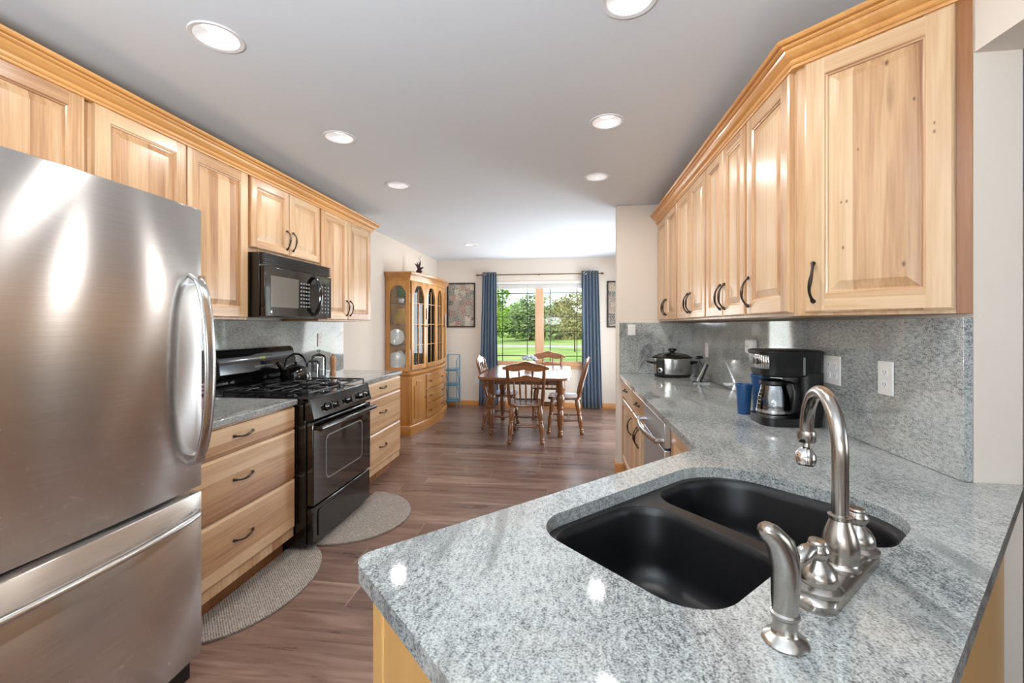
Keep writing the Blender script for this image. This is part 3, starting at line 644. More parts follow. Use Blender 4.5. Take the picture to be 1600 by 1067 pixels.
# ------------------------------------------------------------ sink
t = thing('kitchen_sink', 'black double-bowl undermount sink set diagonally in the granite', 'sink', (0, 0, 0))
bl = rpoly([(.638, -.733), (1.012, -.733), (.968, -.352), (.638, -.352)], [.09, .10, .08, .08], 10)
br_ = rpoly([(1.045, -.733), (1.358, -.733), (1.358, -.245), (1.125, -.245), (1.01, -.37)], [.08, .155, .125, .07, .05], 10)
rim_o = rpoly([(.59, -.78), (1.405, -.78), (1.405, -.20), (1.09, -.20), (1.01, -.305), (.59, -.305)], [.10, .16, .14, .05, .05, .09], 8)
MB().plate([SW(*p) for p in rim_o], [[SW(*p) for p in bl], [SW(*p) for p in br_]], .872, .8815).build('rim', 'sink', t, bevel=.002)
def bowl(loop, name, drain):
    cx = sum(p[0] for p in loop)/len(loop); cy = sum(p[1] for p in loop)/len(loop)
    def lv(ins, z):
        out = []
        for p in loop:
            v = Vector((p[0]-cx, p[1]-cy)); L_ = v.length; v = v*((L_-ins)/L_); out.append((*SW(cx+v.x, cy+v.y), z))
        return out
    zb = .70
    L = [lv(-.012, .872), lv(-.001, .8815), lv(.003, .878), (lv(.008, .86)), lv(.02, zb+.05), lv(.03, zb+.022), lv(.05, zb+.006), lv(.08, zb)]
    o = MB().rings(L, cap1=True).build(name, 'sink', t, angle=60)
    dx, dy = SW(*drain)
    d = MB().lathe([(0, zb+.001), (.03, zb+.001), (.034, zb+.003), (.05, zb+.004), (.057, zb+.002), (.058, zb)], 32, Matrix.Translation((dx, dy, 0))).build('drain', 'chrome', t)
    b = MB().lathe([(0, 0), (.03, 0), (.03, .004), (.006, .006), (.006, .014), (.009, .018), (0, .021)], 20, Matrix.Translation((dx, dy, zb+.004))).build('strainer', 'chrome', d)
bowl(bl, 'left_bowl', (.855, -.625)); bowl(br_, 'right_bowl', (1.21, -.50))

# ------------------------------------------------------------ faucet (origin s=.925, w=-.262; local x along +s, local -y toward camera side)
fx, fy = SW(.918, -.26)
t = thing('faucet', 'brushed nickel gooseneck faucet with two lever handles on a deck plate', 'faucet', (fx, fy, ZT), 45)
# deck plate
pl = rpoly([(-.148, -.031), (.130, -.031), (.130, .031), (-.148, .031)], .029, 8)
def inset(loop, k, z): return [(x*(1-k/.155*1) if 0 else x-math.copysign(min(abs(x), k), x), y-math.copysign(min(abs(y), k), y), z) for x, y in loop]
MB().rings([inset(pl, 0, 0), inset(pl, 0, .012), inset(pl, .003, .018), inset(pl, .009, .022), inset(pl, .012, .023)], cap0=True).build('deck_plate', 'nickel', t, angle=30)
# body bell
b = MB().lathe([(.0, .022), (.030, .022), (.031, .026), (.027, .030), (.026, .034), (.0285, .046), (.0275, .064), (.0225, .082), (.0168, .098), (.0160, .102), (.0185, .104), (.0185, .109), (.0135, .111), (0, .111)], 32)
b.build('spout_base', 'nickel', t)
# gooseneck: direction in room (.2,.98) -> local
dv = Matrix.Rotation(-PI/4, 3, 'Z') @ Vector((.2, .98, 0)); dv.normalize()
pts = [(0, 0, .105), (0, 0, .17), (0, 0, .2)]; Rg = .095; zc = .213
for k in range(0, 19):
    a = PI*k/18*1.03; pts.append((dv.x*(Rg-Rg*math.cos(a)), dv.y*(Rg-Rg*math.cos(a)), zc+Rg*math.sin(a)))
lx, ly, lz = pts[-1]; 
MB().tube(pts, .0128, 20).build('spout', 'nickel', t)
an = MB().lathe([(0, 0), (.0165, 0), (.0175, -.006), (.0175, -.020), (.0155, -.024), (0, -.024)][::-1], 24, Matrix.Translation((lx, ly, lz+.008))).build('spout_collar', 'nickel', t)
MB().lathe([(0, .004), (.007, .004), (.007, -.008), (.013, -.012), (.019, -.022), (.0205, -.034), (.019, -.043), (.014, -.047), (0, -.048)][::-1], 24,
           Matrix.Translation((lx-.001, ly, lz-.018)) @ Matrix.Rotation(rad(8), 4, 'Y')).build('aerator', 'chrome', t)
for sx, nm, lev in ((-.105, 'left', (-.88, .25)), (.094, 'right', (.95, .6))):
    h = MB().lathe([(0, .020), (.034, .020), (.0345, .026), (.030, .030), (.0265, .032), (.0275, .038), (.0265, .047), (.020, .058), (.0125, .066), (.011, .069), (.0115, .072), (.009, .074), (.0085, .080), (0, .080)], 28, Matrix.Translation((sx, 0, 0))).build('handle_base', 'nickel', t)
    b = MB().lathe([(0, -.004), (.012, -.002), (.0175, .008), (.0175, .014), (.013, .021), (.0135, .024), (.012, .027), (0, .028)], 24, Matrix.Translation((sx, 0, .070)))
    d = Vector((lev[0], lev[1], 0)).normalized()
    b.tube([(sx+d.x*u, d.y*u, .082+z) for u, z in ((.006, .001), (.014, .003), (.024, .002), (.034, -.003), (.044, -.009), (.051, -.014), (.054, -.017))], [.009, .0095, .0115, .013, .0115, .008, .003], 16)
    b.build('lever', 'nickel', h)
sx_, sy_ = SW(.672, -.254)
t = thing('sink_sprayer', 'brushed nickel side sprayer standing left of the faucet', 'sprayer', (sx_, sy_, ZT), 45)
MB().lathe([(0, 0), (.0285, 0), (.0295, .003), (.026, .008), (.018, .012), (.0155, .016), (.0155, .034), (.0185, .037), (.0185, .041), (.015, .044), (0, .044)], 32).build('base', 'nickel', t)
MB().tube([(0, 0, .042), (0, 0, .06), (.002, 0, .085), (.001, 0, .105), (-.004, .002, .125), (-.011, .006, .142), (-.019, .011, .152), (-.026, .016, .157), (-.030, .018, .1585), (-.0315, .019, .159)],
          [.0155, .0165, .0175, .0178, .0172, .0155, .0138, .0118, .008, .002], 24, flat=(1, 1.05), up=(0, 1, 0)).build('spray_head', 'nickel', t)
MB().tube([(.017, -.004, .068), (.0195, -.005, .09), (.018, -.004, .112), (.011, -.001, .132), (.003, .003, .146)], [.004, .009, .0105, .0095, .004], 14, flat=(.55, 1)).build('trigger', 'nickel', t)

# ------------------------------------------------------------ refrigerator
XF = -1.393
t = thing('refrigerator', 'large stainless steel bottom-freezer refrigerator in the left foreground', 'refrigerator', (XF, .605, 0), 90)
FWd = .912
def bow(x): u = (x/FWd)*2-1; return -.016*(1-abs(u)**2.2)
def fridge_door(z0, z1, name):
    n = 28; th = .07; b = MB()
    def section(z, ins, dd):
        p = []
        for k in range(n+1):
            x = ins+(FWd-2*ins)*k/n; p.append((x, bow(x)+dd, z))
        return p+[(FWd-ins, th, z), (ins, th, z)]
    b.rings([section(z0, .004, .004), section(z0+.004, 0, 0), section(z1-.004, 0, 0), section(z1, .004, .004)], cap0=True)
    o = b.build(name, 'steel', t, angle=50, loc=(0, 0, 0)); return o
MB().box(.005, FWd-.005, .075, .82, .02, 1.775).build('body', 'blackmatte', t, bevel=.005)
u1 = fridge_door(.742, 1.792, 'upper_door'); u2 = fridge_door(.105, .722, 'freezer_drawer')
# curved vertical handle near the right edge
zz = [(.845, -.012), (.86, -.045), (.93, -.058), (1.05, -.070), (1.19, -.076), (1.33, -.070), (1.45, -.058), (1.52, -.045), (1.535, -.012)]
sm = []
for k in range(41):
    u = k/40; z = .845+.69*u; y = -.006-.072*(math.sin(PI*min(1, max(0, u)))**.38); sm.append((FWd-.045, y, z))
MB().tube(sm, .020, 16, flat=(1.2, .55), up=(0, -1, 0)).box(FWd-.064, FWd-.026, -.042, 0, .845, .875).box(FWd-.062, FWd-.028, -.042, 0, 1.505, 1.535).build('handle', 'steel2', u1)
sm = [(.03+(FWd-.06)*k/40, -.008-.062*(math.sin(PI*k/40)**.4), .655) for k in range(41)]
MB().tube(sm, .0165, 14, flat=(1, .7), up=(0, 0, 1)).build('handle', 'steel2', u2)
MB().box(.02, FWd-.02, .03, .075, .02, .1).build('toe_grille', 'blackmatte', t)

# ------------------------------------------------------------ range
t = thing('gas_range', 'black gas range with oven door and five front knobs', 'range', (-1.55, 2.436, 0), 90)
RW = .768
MB().box(0, RW, 0, .66, .03, .895).build('body', 'black', t, bevel=.004)
MB().box(.05, .10, .05, .1, 0, .03).box(RW-.1, RW-.05, .05, .1, 0, .03).box(.05, .10, .55, .6, 0, .03).box(RW-.1, RW-.05, .55, .6, 0, .03).build('feet', 'blackmatte', t)
# oven door with window
dr = MB().box(.006, RW-.006, -.045, -.001, .275, .775).build('oven_door', 'glassblack', t, bevel=.006)
def upright(poly, y0, y1, name, m, par, holes=(), bev=0):
    T_ = Matrix(((1, 0, 0, 0), (0, 0, -1, 0), (0, 1, 0, 0), (0, 0, 0, 1)))   # (x, z, depth) -> (x, -depth, z)
    return MB().plate(poly, list(holes), -y1, -y0, T=T_).build(name, m, par, bevel=bev)
wp = rpoly([(.15, .40), (RW-.15, .40), (RW-.15, .66), (.15, .66)], .035, 6)
upright(wp, -.0475, -.0448, 'oven_window', 'ovenglass', dr)
wq = rpoly([(.142, .392), (RW-.142, .392), (RW-.142, .668), (.142, .668)], .04, 6)
upright(wq, -.0465, -.0448, 'window_border', 'greybtn', dr, holes=[wp])
MB().tube([(.03, -.045, .735), (.03, -.09, .735)], .012).tube([(RW-.03, -.045, .735), (RW-.03, -.09, .735)], .012).tube([(.012+(RW-.024)*k/12, -.085-.008*math.sin(PI*k/12), .737) for k in range(13)], .0165, 14).build('handle', 'black', dr)
d2 = MB().box(.006, RW-.006, -.04, -.001, .045, .262).build('bottom_drawer', 'black', t, bevel=.006)
upright(rpoly([(.06, .075), (RW-.06, .075), (RW-.06, .235), (.06, .235)], .02), -.0455, -.039, 'drawer_panel', 'black', d2, bev=.003)
# sloping knob panel
b = MB(); pr = [(-.012, .78), (-.052, .79), (-.030, .885), (-.022, .912), (.02, .918), (.02, .78)]
b.rings([[(.0, y, z) for y, z in pr], [(RW, y, z) for y, z in pr]], cap0=True); cp = b.build('control_panel', 'black', t, bevel=.004)
for kx in (.16, .245, .42, .60, .68):
    Tk = Matrix.Translation((kx, -.0425, .842)) @ Matrix.Rotation(rad(90-13), 4, 'X')
    kb = MB().lathe([(0, 0), (.026, 0), (.0265, .004), (.023, .010), (.020, .026), (.018, .029), (0, .029)], 24, Tk)
    kb.box(-.005, .005, -.021, .021, .026, .035, T=Tk); kb.build('knob', 'black', cp, bevel=.001)
# cooktop and grates
ckt = MB().box(0, RW, -.02, .60, .895, .918).build('cooktop', 'black', t, bevel=.006)
BUR = ((.20, .135), (.57, .135), (.20, .43), (.57, .43))
for (bx, by) in BUR:
    MB().lathe([(0, 0), (.05, 0), (.05, .006), (.042, .010), (.042, .016), (.036, .019), (0, .019)], 28, Matrix.Translation((bx, by, .918))).build('burner_cap', 'iron', ckt)
for gx in (.03, .398):
    b = MB(); x0, x1 = gx, gx+.34; z = .945
    b.tube([(x0, 0.0, z), (x1, 0.0, z), (x1, .56, z), (x0, .56, z)], .006, 8, closed=True)
    b.tube([(x0, .283, z), (x1, .283, z)], .006, 8)
    for by in (.135, .43):
        cx = (x0+x1)/2
        for a in range(4):
            an_ = a*PI/2; ex = .165 if a % 2 == 0 else .137
            p0 = (cx+math.cos(an_)*.035, by+math.sin(an_)*.035); p1 = (cx+math.cos(an_)*ex, by+math.sin(an_)*ex)
            b.tube([(p0[0], p0[1], z+.004), ((p0[0]+p1[0])/2, (p0[1]+p1[1])/2, z+.006), (p1[0], p1[1], z)], .0055, 8)
        for a in range(4):
            an_ = a*PI/2+PI/4
            b.tube([(cx+math.cos(an_)*.05, by+math.sin(an_)*.05, z+.004), (cx+math.cos(an_)*.10, by+math.sin(an_)*.10, z+.002), (cx+math.cos(an_)*.145, by+math.sin(an_)*.125, z-.004)], .005, 8)
    for px in (x0, x1):
        for py in (0.0, .283, .56): b.tube([(px, py, z), (px, py, .918)], .0055, 8)
    b.build('grate', 'iron', ckt)
# backguard: leaning rounded console
b = MB(); pr = [(.60, .90), (.60, .985), (.585, 1.02), (.565, 1.035), (.57, 1.10), (.592, 1.175), (.615, 1.195), (.655, 1.195), (.655, .90)]
b.rings([[(.0, y, z) for y, z in pr], [(RW, y, z) for y, z in pr]], cap0=True); bgd = b.build('backguard', 'black', t, bevel=.008, seg=3)
ang = math.atan2(.592-.565, 1.175-1.035)
Tb = Matrix.Translation((0, .5665, 1.043)) @ Matrix.Rotation(-ang, 4, 'X')
sc = MB().plate(rpoly([(.30, .015), (.50, .015), (.50, .105), (.30, .105)], .012, 4), [], 0, .004, T=Tb @ Matrix(((1, 0, 0, 0), (0, 0, -1, 0), (0, 1, 0, 0), (0, 0, 0, 1)))).build('display_panel', 'screen', bgd)
b = MB()
for r_ in range(2):
    for c_ in range(9): b.box(.312+c_*.0205, .325+c_*.0205, -.0055, -.0035, .024+r_*.02, .034+r_*.02, T=Tb)
b.build('buttons', 'greybtn', sc)
b = MB()
for c_ in range(4): b.box(.375+c_*.014, .383+c_*.014, -.0055, -.0035, .075, .092, T=Tb)
b.build('clock_digits', 'digits', sc)
# kettle on the far burner
kx, ky = -1.55-.44, 2.436+.57
t = thing('tea_kettle', 'glossy black tea kettle with loop handle on the rear burner', 'kettle', (kx, ky, .952), 60)
MB().lathe([(0, 0), (.098, 0), (.104, .006), (.106, .03), (.100, .06), (.082, .085), (.055, .10), (.04, .104), (0, .104)], 36).build('body', 'black', t)
MB().lathe([(.0975, -.001), (.1065, .0), (.1075, .008), (.1055, .008), (.0975, -.001)], 36).build('base_band', 'steel2', t)
MB().lathe([(0, .10), (.04, .102), (.036, .11), (.012, .116), (.008, .12), (.013, .128), (.010, .134), (0, .136)], 24).build('lid', 'black', t)
MB().tube([(-.07, 0, .07), (-.10, 0, .09), (-.125, 0, .125), (-.13, 0, .135)], [.024, .019, .013, .013], 16).build('spout', 'black', t)
MB().tube([(-.085*math.cos(a)*1.0, 0, .075+.115*math.sin(a)) for a in [PI*k/16 for k in range(1, 15)]], [.008]*3+[.011]*8+[.008]*3, 12, flat=(1.2, .8)).build('handle', 'black', t)

# ------------------------------------------------------------ microwave
t = thing('microwave', 'black over-the-range microwave hung under the short cabinet', 'microwave', (-1.85, 2.452, 0), 90)
MW = .758
MB().box(0, MW, .012, .395, 1.40, 1.798).build('body', 'black', t, bevel=.003)
md = MB().box(.004, .535, -.022, .010, 1.405, 1.715).build('door', 'glassblack', t, bevel=.005)
upright(rpoly([(.055, 1.465), (.34, 1.465), (.34, 1.66), (.055, 1.66)], .004, 2), -.0235, -.0215, 'door_screen', 'mwglass', md)
b = MB()
for r_ in range(7):
    for c_ in range(4): b.box(.36+c_*.03, .378+c_*.03, -.0235, -.0215, 1.475+r_*.026, 1.487+r_*.026)
b.build('printed_guide', 'greybtn', md)
MB().lathe([(0, 0), (.008, 0), (.008, .001), (0, .0015)], 16, Matrix.Translation((.065, -.022, 1.435)) @ Matrix.Rotation(PI/2, 4, 'X')).build('emblem', 'chrome', md)
MB().tube([(.52, -.028-.05*math.sin(PI*k/14)**.6, 1.425+.27*k/14) for k in range(15)], .017, 12, flat=(1.2, .7), up=(0, -1, 0)).build('handle', 'black', md)
b = MB().box(.538, MW-.002, -.020, .010, 1.405, 1.715)
for r_ in range(8):
    for c_ in range(4): b.box(.585+c_*.04, .60+c_*.04, -.0215, -.0195, 1.44+r_*.027, 1.452+r_*.027, 1)
cpn = b.build('keypad', ['glassblack', 'greybtn'], t, bevel=.002)
MB().box(.60, .73, -.0215, -.0195, 1.67, 1.70).build('display', 'screen', cpn)
vg = MB()
vg.box(.004, MW-.004, -.005, .012, 1.722, 1.796)
for k in range(6): vg.box(.012, MW-.012, -.02, -.004, 1.726+k*.0118, 1.7325+k*.0118)
vg.build('vent_grille', 'black', t)

# ------------------------------------------------------------ china cabinet
HL = 1.58; HB = .088
def hb(x): return -HB*4*(x/HL)*(1-x/HL)
t = thing('china_cabinet', 'honey oak bow-front china cabinet with glass doors against the left wall', 'china cabinet', (-1.935, 5.19, 0), 90)
HD = .305
def curve(x0, x1, n=16): return [(x0+(x1-x0)*k/n, hb(x0+(x1-x0)*k/n)) for k in range(n+1)]
plan = curve(0, HL); 
def bowbox(x0, x1, y_back, z0, z1, ins=0): return [(x, y+ins) for x, y in curve(x0, x1)]+[(x1, y_back), (x0, y_back)]
MB().plate(bowbox(0, HL, HD, 0, 0, .004), [], .10, .755).build('lower_body', 'oak', t, bevel=.003)
prof_base = [(0, 0), (.02, 0), (.02, .10), (.012, .115), (.004, .12), (0, .12)]
pth = [(0, HD), (0, 0)]+curve(0, HL)[1:]+[(HL, HD)]
MB().sweep(pth[::-1], [(-o if 0 else -o, z) for o, z in prof_base]).build('plinth', 'oakx', t)
MB().sweep(pth[::-1], [(.05, .72), (-.004, .72), (-.01, .735), (-.026, .748), (-.028, .765), (.0, .782), (.05, .785)]).build('waist_molding', 'oakx', t)
MB().plate(bowbox(.0, HL, HD, 0, 0, .03), [], .755, .785).plate(bowbox(.02, HL-.02, HD-.005, 0, 0, .04), [], 1.90, 1.93).build('deck', 'oakx', t)
CPH = [(.05, 1.90), (-.002, 1.90), (-.006, 1.925), (-.014, 1.935), (-.018, 1.955), (-.034, 1.972), (-.045, 1.985), (-.047, 2.005), (.05, 2.005)]
MB().sweep(pth[::-1], CPH).build('cornice', 'oakx', t)
MB().plate(bowbox(0, HL, HD, 0, 0, .03), [], 1.995, 2.003).build('top', 'oak', t)
MB().box(.02, HL-.02, HD-.012, HD, .785, 1.90).build('back_panel', 'oak', t)
# side frames with arched window
def arch_hole(x0, x1, z0, z1, n=10, drop=.07):
    """ogee-topped opening"""
    cx = (x0+x1)/2; hw = (x1-x0)/2; p = [(x0, z0), (x1, z0), (x1, z1-drop)]
    for k in range(1, n):
        u = 1-2*k/n; s_ = abs(u)
        z = z1-drop+drop*(1 if s_ < .45 else (1-((s_-.45)/.55)**1.2*(.8)) )*(.75+.25*math.cos(u*PI/2)) if s_ < .98 else z1-drop
        p.append((cx+hw*u, z))
    p.append((x0, z1-drop)); return p
for sx, nm in ((0, 'near'), (HL, 'far')):
    T_ = Matrix(((0, 0, 1, sx-.01), (1, 0, 0, 0), (0, 1, 0, 0), (0, 0, 0, 1)))    # (y, z, depth) -> x
    sp = MB().plate([(0.0, .785), (HD, .785), (HD, 1.90), (0.0, 1.90)], [arch_hole(.05, HD-.05, .83, 1.84, drop=.09)], 0, .02, T=T_).build('side_frame', 'oak', t, bevel=.002)
    MB().plate([(.03, .80), (HD-.03, .80), (HD-.03, 1.87), (.03, 1.87)], [], .008, .011, T=T_).build('side_glass', 'cabglass', sp)
# shelves of glass
for z in (1.10, 1.36, 1.62):
    MB().plate([(x, y+.05) for x, y in curve(.02, HL-.02)]+[(HL-.02, HD-.015), (.02, HD-.015)], [], z, z+.006).build('glass_shelf', 'cabglass', t)
# doors on facets
XS = [0.03, .40, .79, 1.18, 1.55]
def facet(x0, x1):
    a = Vector((x0, hb(x0)+.012)); c = Vector((x1, hb(x1)+.012)); d = c-a; return Matrix.Translation((a.x, a.y, 0)) @ Matrix.Rotation(math.atan2(d.y, d.x), 4, 'Z'), d.length
UPR = Matrix(((1, 0, 0, 0), (0, 0, -1, 0), (0, 1, 0, 0), (0, 0, 0, 1)))
for i in range(4):
    Tf, wd = facet(XS[i], XS[i+1]); g_ = .004
    fr = MB().plate([(g_, .80), (wd-g_, .80), (wd-g_, 1.895), (g_, 1.895)], [arch_hole(.05, wd-.05, .855, 1.85, drop=.14)], 0, .02, T=Tf @ UPR)
    fr.box(.047, wd-.047, -.014, -.006, 1.098, 1.106, T=Tf).box(.047, wd-.047, -.014, -.006, 1.36, 1.368, T=Tf).box(.047, wd-.047, -.014, -.006, 1.622, 1.630, T=Tf).box(wd/2-.005, wd/2+.005, -.014, -.006, .85, 1.80, T=Tf)
    do = fr.build('glass_door', 'oak', t, bevel=.0015)
    MB().box(.03, wd-.03, -.005, -.002, .83, 1.88, T=Tf).build('door_glass', 'cabglass', do)
    kn = wd-.025 if i in (0, 2) else .025
    MB().lathe([(0, 0), (.006, 0), (.005, .01), (.011, .014), (.011, .019), (0, .022)], 14, Tf @ Matrix.Translation((kn, -.02, 1.34)) @ Matrix.Rotation(PI/2, 4, 'X')).build('knob', 'brassy', do)
for i in (0, 3):
    Tf, wd = facet(XS[i], XS[i+1])
    d_ = MB().box(.006, wd-.006, -.018, 0, .135, .705, T=Tf).build('cabinet_door', 'oak', t, bevel=.003)
    px = rpoly([(.06, .19), (wd-.06, .19), (wd-.06, .60), (wd-.11, .60), (wd-.11, .65), (.11, .65), (.11, .60), (.06, .60)], .012, 3)
    MB().plate(px, [], .017, .026, T=Tf @ UPR).build('raised_panel', 'oak', d_, bevel=.005)
    MB().lathe([(0, 0), (.006, 0), (.005, .01), (.011, .014), (.011, .019), (0, .022)], 14, Tf @ Matrix.Translation((wd-.03 if i == 0 else .03, -.018, .42)) @ Matrix.Rotation(PI/2, 4, 'X')).build('knob', 'brassy', d_)
Tf, wd = facet(XS[1], XS[3])
Tf = Matrix.Translation((0, 0, 0)) @ Tf
for k, (z0, z1) in enumerate(((.135, .315), (.33, .51), (.525, .705))):
    lp = []
    n_ = 8
    def sect(dd, ins):
        pts_ = [(XS[1]+.008+ins+(XS[3]-XS[1]-.016-2*ins)*q_/n_) for q_ in range(n_+1)]
        return [(x, hb(x)+dd) for x in pts_]
    f0 = sect(-.016, 0); bk = sect(.01, 0)
    d_ = MB().plate(f0+bk[::-1], [], z0, z1).build('drawer', 'oakx', t, bevel=.004)
    for hx in (XS[1]+.13, XS[3]-.13):
        yy = hb(hx)-.017; zz_ = (z0+z1)/2
        b = MB().lathe([(0, 0), (.011, 0), (.008, .006), (0, .008)], 12, Matrix.Translation((hx-.03, yy, zz_)) @ Matrix.Rotation(PI/2, 4, 'X')).lathe([(0, 0), (.011, 0), (.008, .006), (0, .008)], 12, Matrix.Translation((hx+.03, yy, zz_)) @ Matrix.Rotation(PI/2, 4, 'X'))
        b.tube([(hx-.03, yy-.008, zz_), (hx-.02, yy-.014, zz_-.014), (hx, yy-.016, zz_-.02), (hx+.02, yy-.014, zz_-.014), (hx+.03, yy-.008, zz_)], .003, 8)
        b.build('bail_pull', 'brassy', d_)
HRZ = Matrix.Translation((-1.935, 5.19, 0)) @ Matrix.Rotation(PI/2, 4, 'Z')
def hpos(x, y, z): v = HRZ @ Vector((x, y, z)); return (v.x, v.y, v.z)
# things inside
def goblet(label, x, y, z, h=.16, m='glass', grp='stemware in the china cabinet'):
    o = MB().lathe([(0, 0), (h*.22, 0), (h*.2, .004), (.005, .01), (.004, h*.45), (h*.15, h*.55), (h*.23, h*.75), (h*.21, h), (h*.19, h), (h*.21, h*.75), (h*.13, h*.58), (0, h*.56)], 16).build('goblet', m, loc=hpos(x, y, z)); return tag(o, label, 'glass', grp)
def plate_up(label, x, y, z, r=.1, m='china', rz=0):
    o = MB().lathe([(0, 0), (r*.6, 0), (r*.65, .008), (r, .016), (r, .019), (r*.62, .012), (0, .006)], 28).build('display_plate', m, loc=hpos(x, y, z+r*.97), rot=(rad(80), 0, rad(rz))); return tag(o, label, 'plate', 'plates standing in the china cabinet')
plate_up('white display plate standing on the lowest level at the near side', .10, .22, .786, .115, rz=20)
plate_up('white display plate on the lowest level behind the first glass door', .30, .25, .786, .12, rz=80)
plate_up('white display plate on the lowest level behind the second glass door', .62, .25, .786, .12, rz=80)
plate_up('white display plate on the lowest level behind the third glass door', .95, .25, .786, .12, rz=80)
plate_up('white display plate on the second level near the side glass', .09, .21, 1.106, .10, rz=20)
plate_up('white display plate on the top shelf behind the second glass door', .60, .25, 1.626, .09, rz=80)
lv = {1.106: 'second level', 1.366: 'third level', 1.626: 'top shelf'}
for z in lv:
    for x in (.22, .36, .52, .68, .86, 1.02, 1.2, 1.36):
        y_ = .12 if (int(x*100) % 4) else .05
        goblet('clear stemmed glass on the %s of the china cabinet' % lv[z], x, y_, z, .15)
t = thing('amber_vase', 'small amber yellow glass vase on the third level at the near side', 'vase', hpos(.10, .15, 1.366))
MB().lathe([(0, 0), (.05, 0), (.075, .04), (.08, .09), (.055, .13), (.035, .16), (.05, .19), (.045, .19), (.03, .16), (0, .15)], 20).build('vase_body', 'amber', t)
PS = 1.7
t = thing('trailing_plant', 'bright green leafy plant on the top shelf behind the near side glass', 'plant', hpos(.10, .15, 1.626))
MB().lathe([(0, 0), (.03, 0), (.04, .05), (.036, .055), (0, .05)], 18).build('pot', 'china', t)
b = MB()
for k in range(120):
    a = random.uniform(0, 2*PI); e = random.uniform(.2, 1.3); r_ = random.uniform(.03, .10)
    c = Vector((math.cos(a)*r_*math.cos(e), math.sin(a)*r_*math.cos(e), .06+r_*1.7*math.sin(e))); d = Vector((math.cos(a), math.sin(a), random.uniform(-.3, .8))).normalized()*.04; s_ = Vector((-math.sin(a), math.cos(a), 0))*.02
    b.face([c-d, c+s_, c+d, c-s_])
b.build('leaves', 'leaf', t, recalc=False)
# figure on top of the cabinet
t = thing('flower_ornament', 'small dark ornament with pale blossom on top of the china cabinet', 'ornament', hpos(.62, .10, 2.005))
MB().lathe([(0, 0), (.035, 0), (.04, .01), (.02, .03), (.03, .06), (.045, .08), (.03, .10), (.012, .12), (0, .12)], 18).build('base', 'stem', t)
b = MB()
for a in range(7):
    an_ = a*2*PI/7; b.tube([(0, 0, .07), (.03*math.cos(an_), .03*math.sin(an_), .12+.01*a), (.065*math.cos(an_), .065*math.sin(an_), .13+.014*a)], [.006, .012, .003], 8)
b.build('dark_leaves', 'stem', t)
b = MB().tube([(0, 0, .1), (.005, .006, .2), (.015, .01, .27)], .004, 6)
for k in range(7): b.lathe([(0, -.012), (.013, 0), (0, .012)], 8, Matrix.Translation((.012*math.cos(k*2.1)+.008, .014*math.sin(k*2.1), .17+.018*k)))
b.build('blossom', 'china', t)
# tags hanging on the doors
Tf, wd = facet(XS[1], XS[2])
v = HRZ @ (Tf @ Vector((.03, -.024, 1.50)))
tag(MB().box(-.002, .002, -.03, .03, -.07, .07).build('paper_tag', 'white', loc=tuple(v), rot=(0, 0, rad(8))), 'white paper tag hanging on the second glass door of the china cabinet', 'tag')
Tf, wd = facet(XS[3], XS[4])
v = HRZ @ (Tf @ Vector((.16, -.030, 1.42)))
tag(MB().box(-.002, .002, -.03, .03, -.09, .09).build('paper_tag', 'white', loc=tuple(v), rot=(0, 0, rad(30))), 'white paper sheet hanging on the far end of the china cabinet', 'tag')

# ------------------------------------------------------------ blue corner shelf
t = thing('folding_shelf', 'small blue three-tier shelf between the china cabinet and picture', 'shelf', (-1.925, 7.12, 0), 0)
for i, z in enumerate((.10, .36, .60)):
    MB().box(-.10, .10, -.10, .10, z, z+.02).tube([(-.1, -.1, z+.035), (.1, -.1, z+.035)], .005, 6).tube([(-.1, .1, z+.035), (.1, .1, z+.035)], .005, 6).build('tier', 'shelfblue', t, bevel=.003)
for sx in (-.1, .1):
    for sy in (-.1, .1):
        top = .78 if sy < 0 else .86
        MB().tube([(sx, sy, 0), (sx, sy, top)], .008, 8).build('leg', 'shelfblue', t)
b = MB().tube([(-.1, .1, .86), (.1, .1, .86)], .006, 6)
for sx in (-.1, .1):
    b.tube([(sx, -.1, .78), (sx, .1, .86)], .005, 6).tube([(sx, -.1, .62), (sx, 0, .52), (sx, .1, .38)], .005, 6).tube([(sx, -.1, .38), (sx, 0, .28), (sx, .1, .12)], .005, 6)
b.build('braces', 'shelfblue', t)

# ------------------------------------------------------------ pictures
for i, (x0, x1, lab) in enumerate(((-2.06, -1.575, 'black-framed photo collage on the far wall left of the window'), (.60, 1.10, 'black-framed photo collage right of the window, partly hidden by the wall corner'))):
    t = thing('picture_frame', lab, 'picture', ((x0+x1)/2, YF-.002, 1.69), 0, 'photo collages'); w2 = (x1-x0)/2; h2 = .375
    b = MB().box(-w2, w2, -.025, 0, h2-.022, h2).box(-w2, w2, -.025, 0, -h2, -h2+.022).box(-w2, -w2+.022, -.025, 0, -h2+.022, h2-.022).box(w2-.022, w2, -.025, 0, -h2+.022, h2-.022)
    b.build('frame', 'framewood', t, bevel=.002)
    MB().box(-w2+.02, w2-.02, -.014, -.004, -h2+.02, h2-.02).build('photo_collage', collage('collage_%d' % i, 3.1+i*5), t)

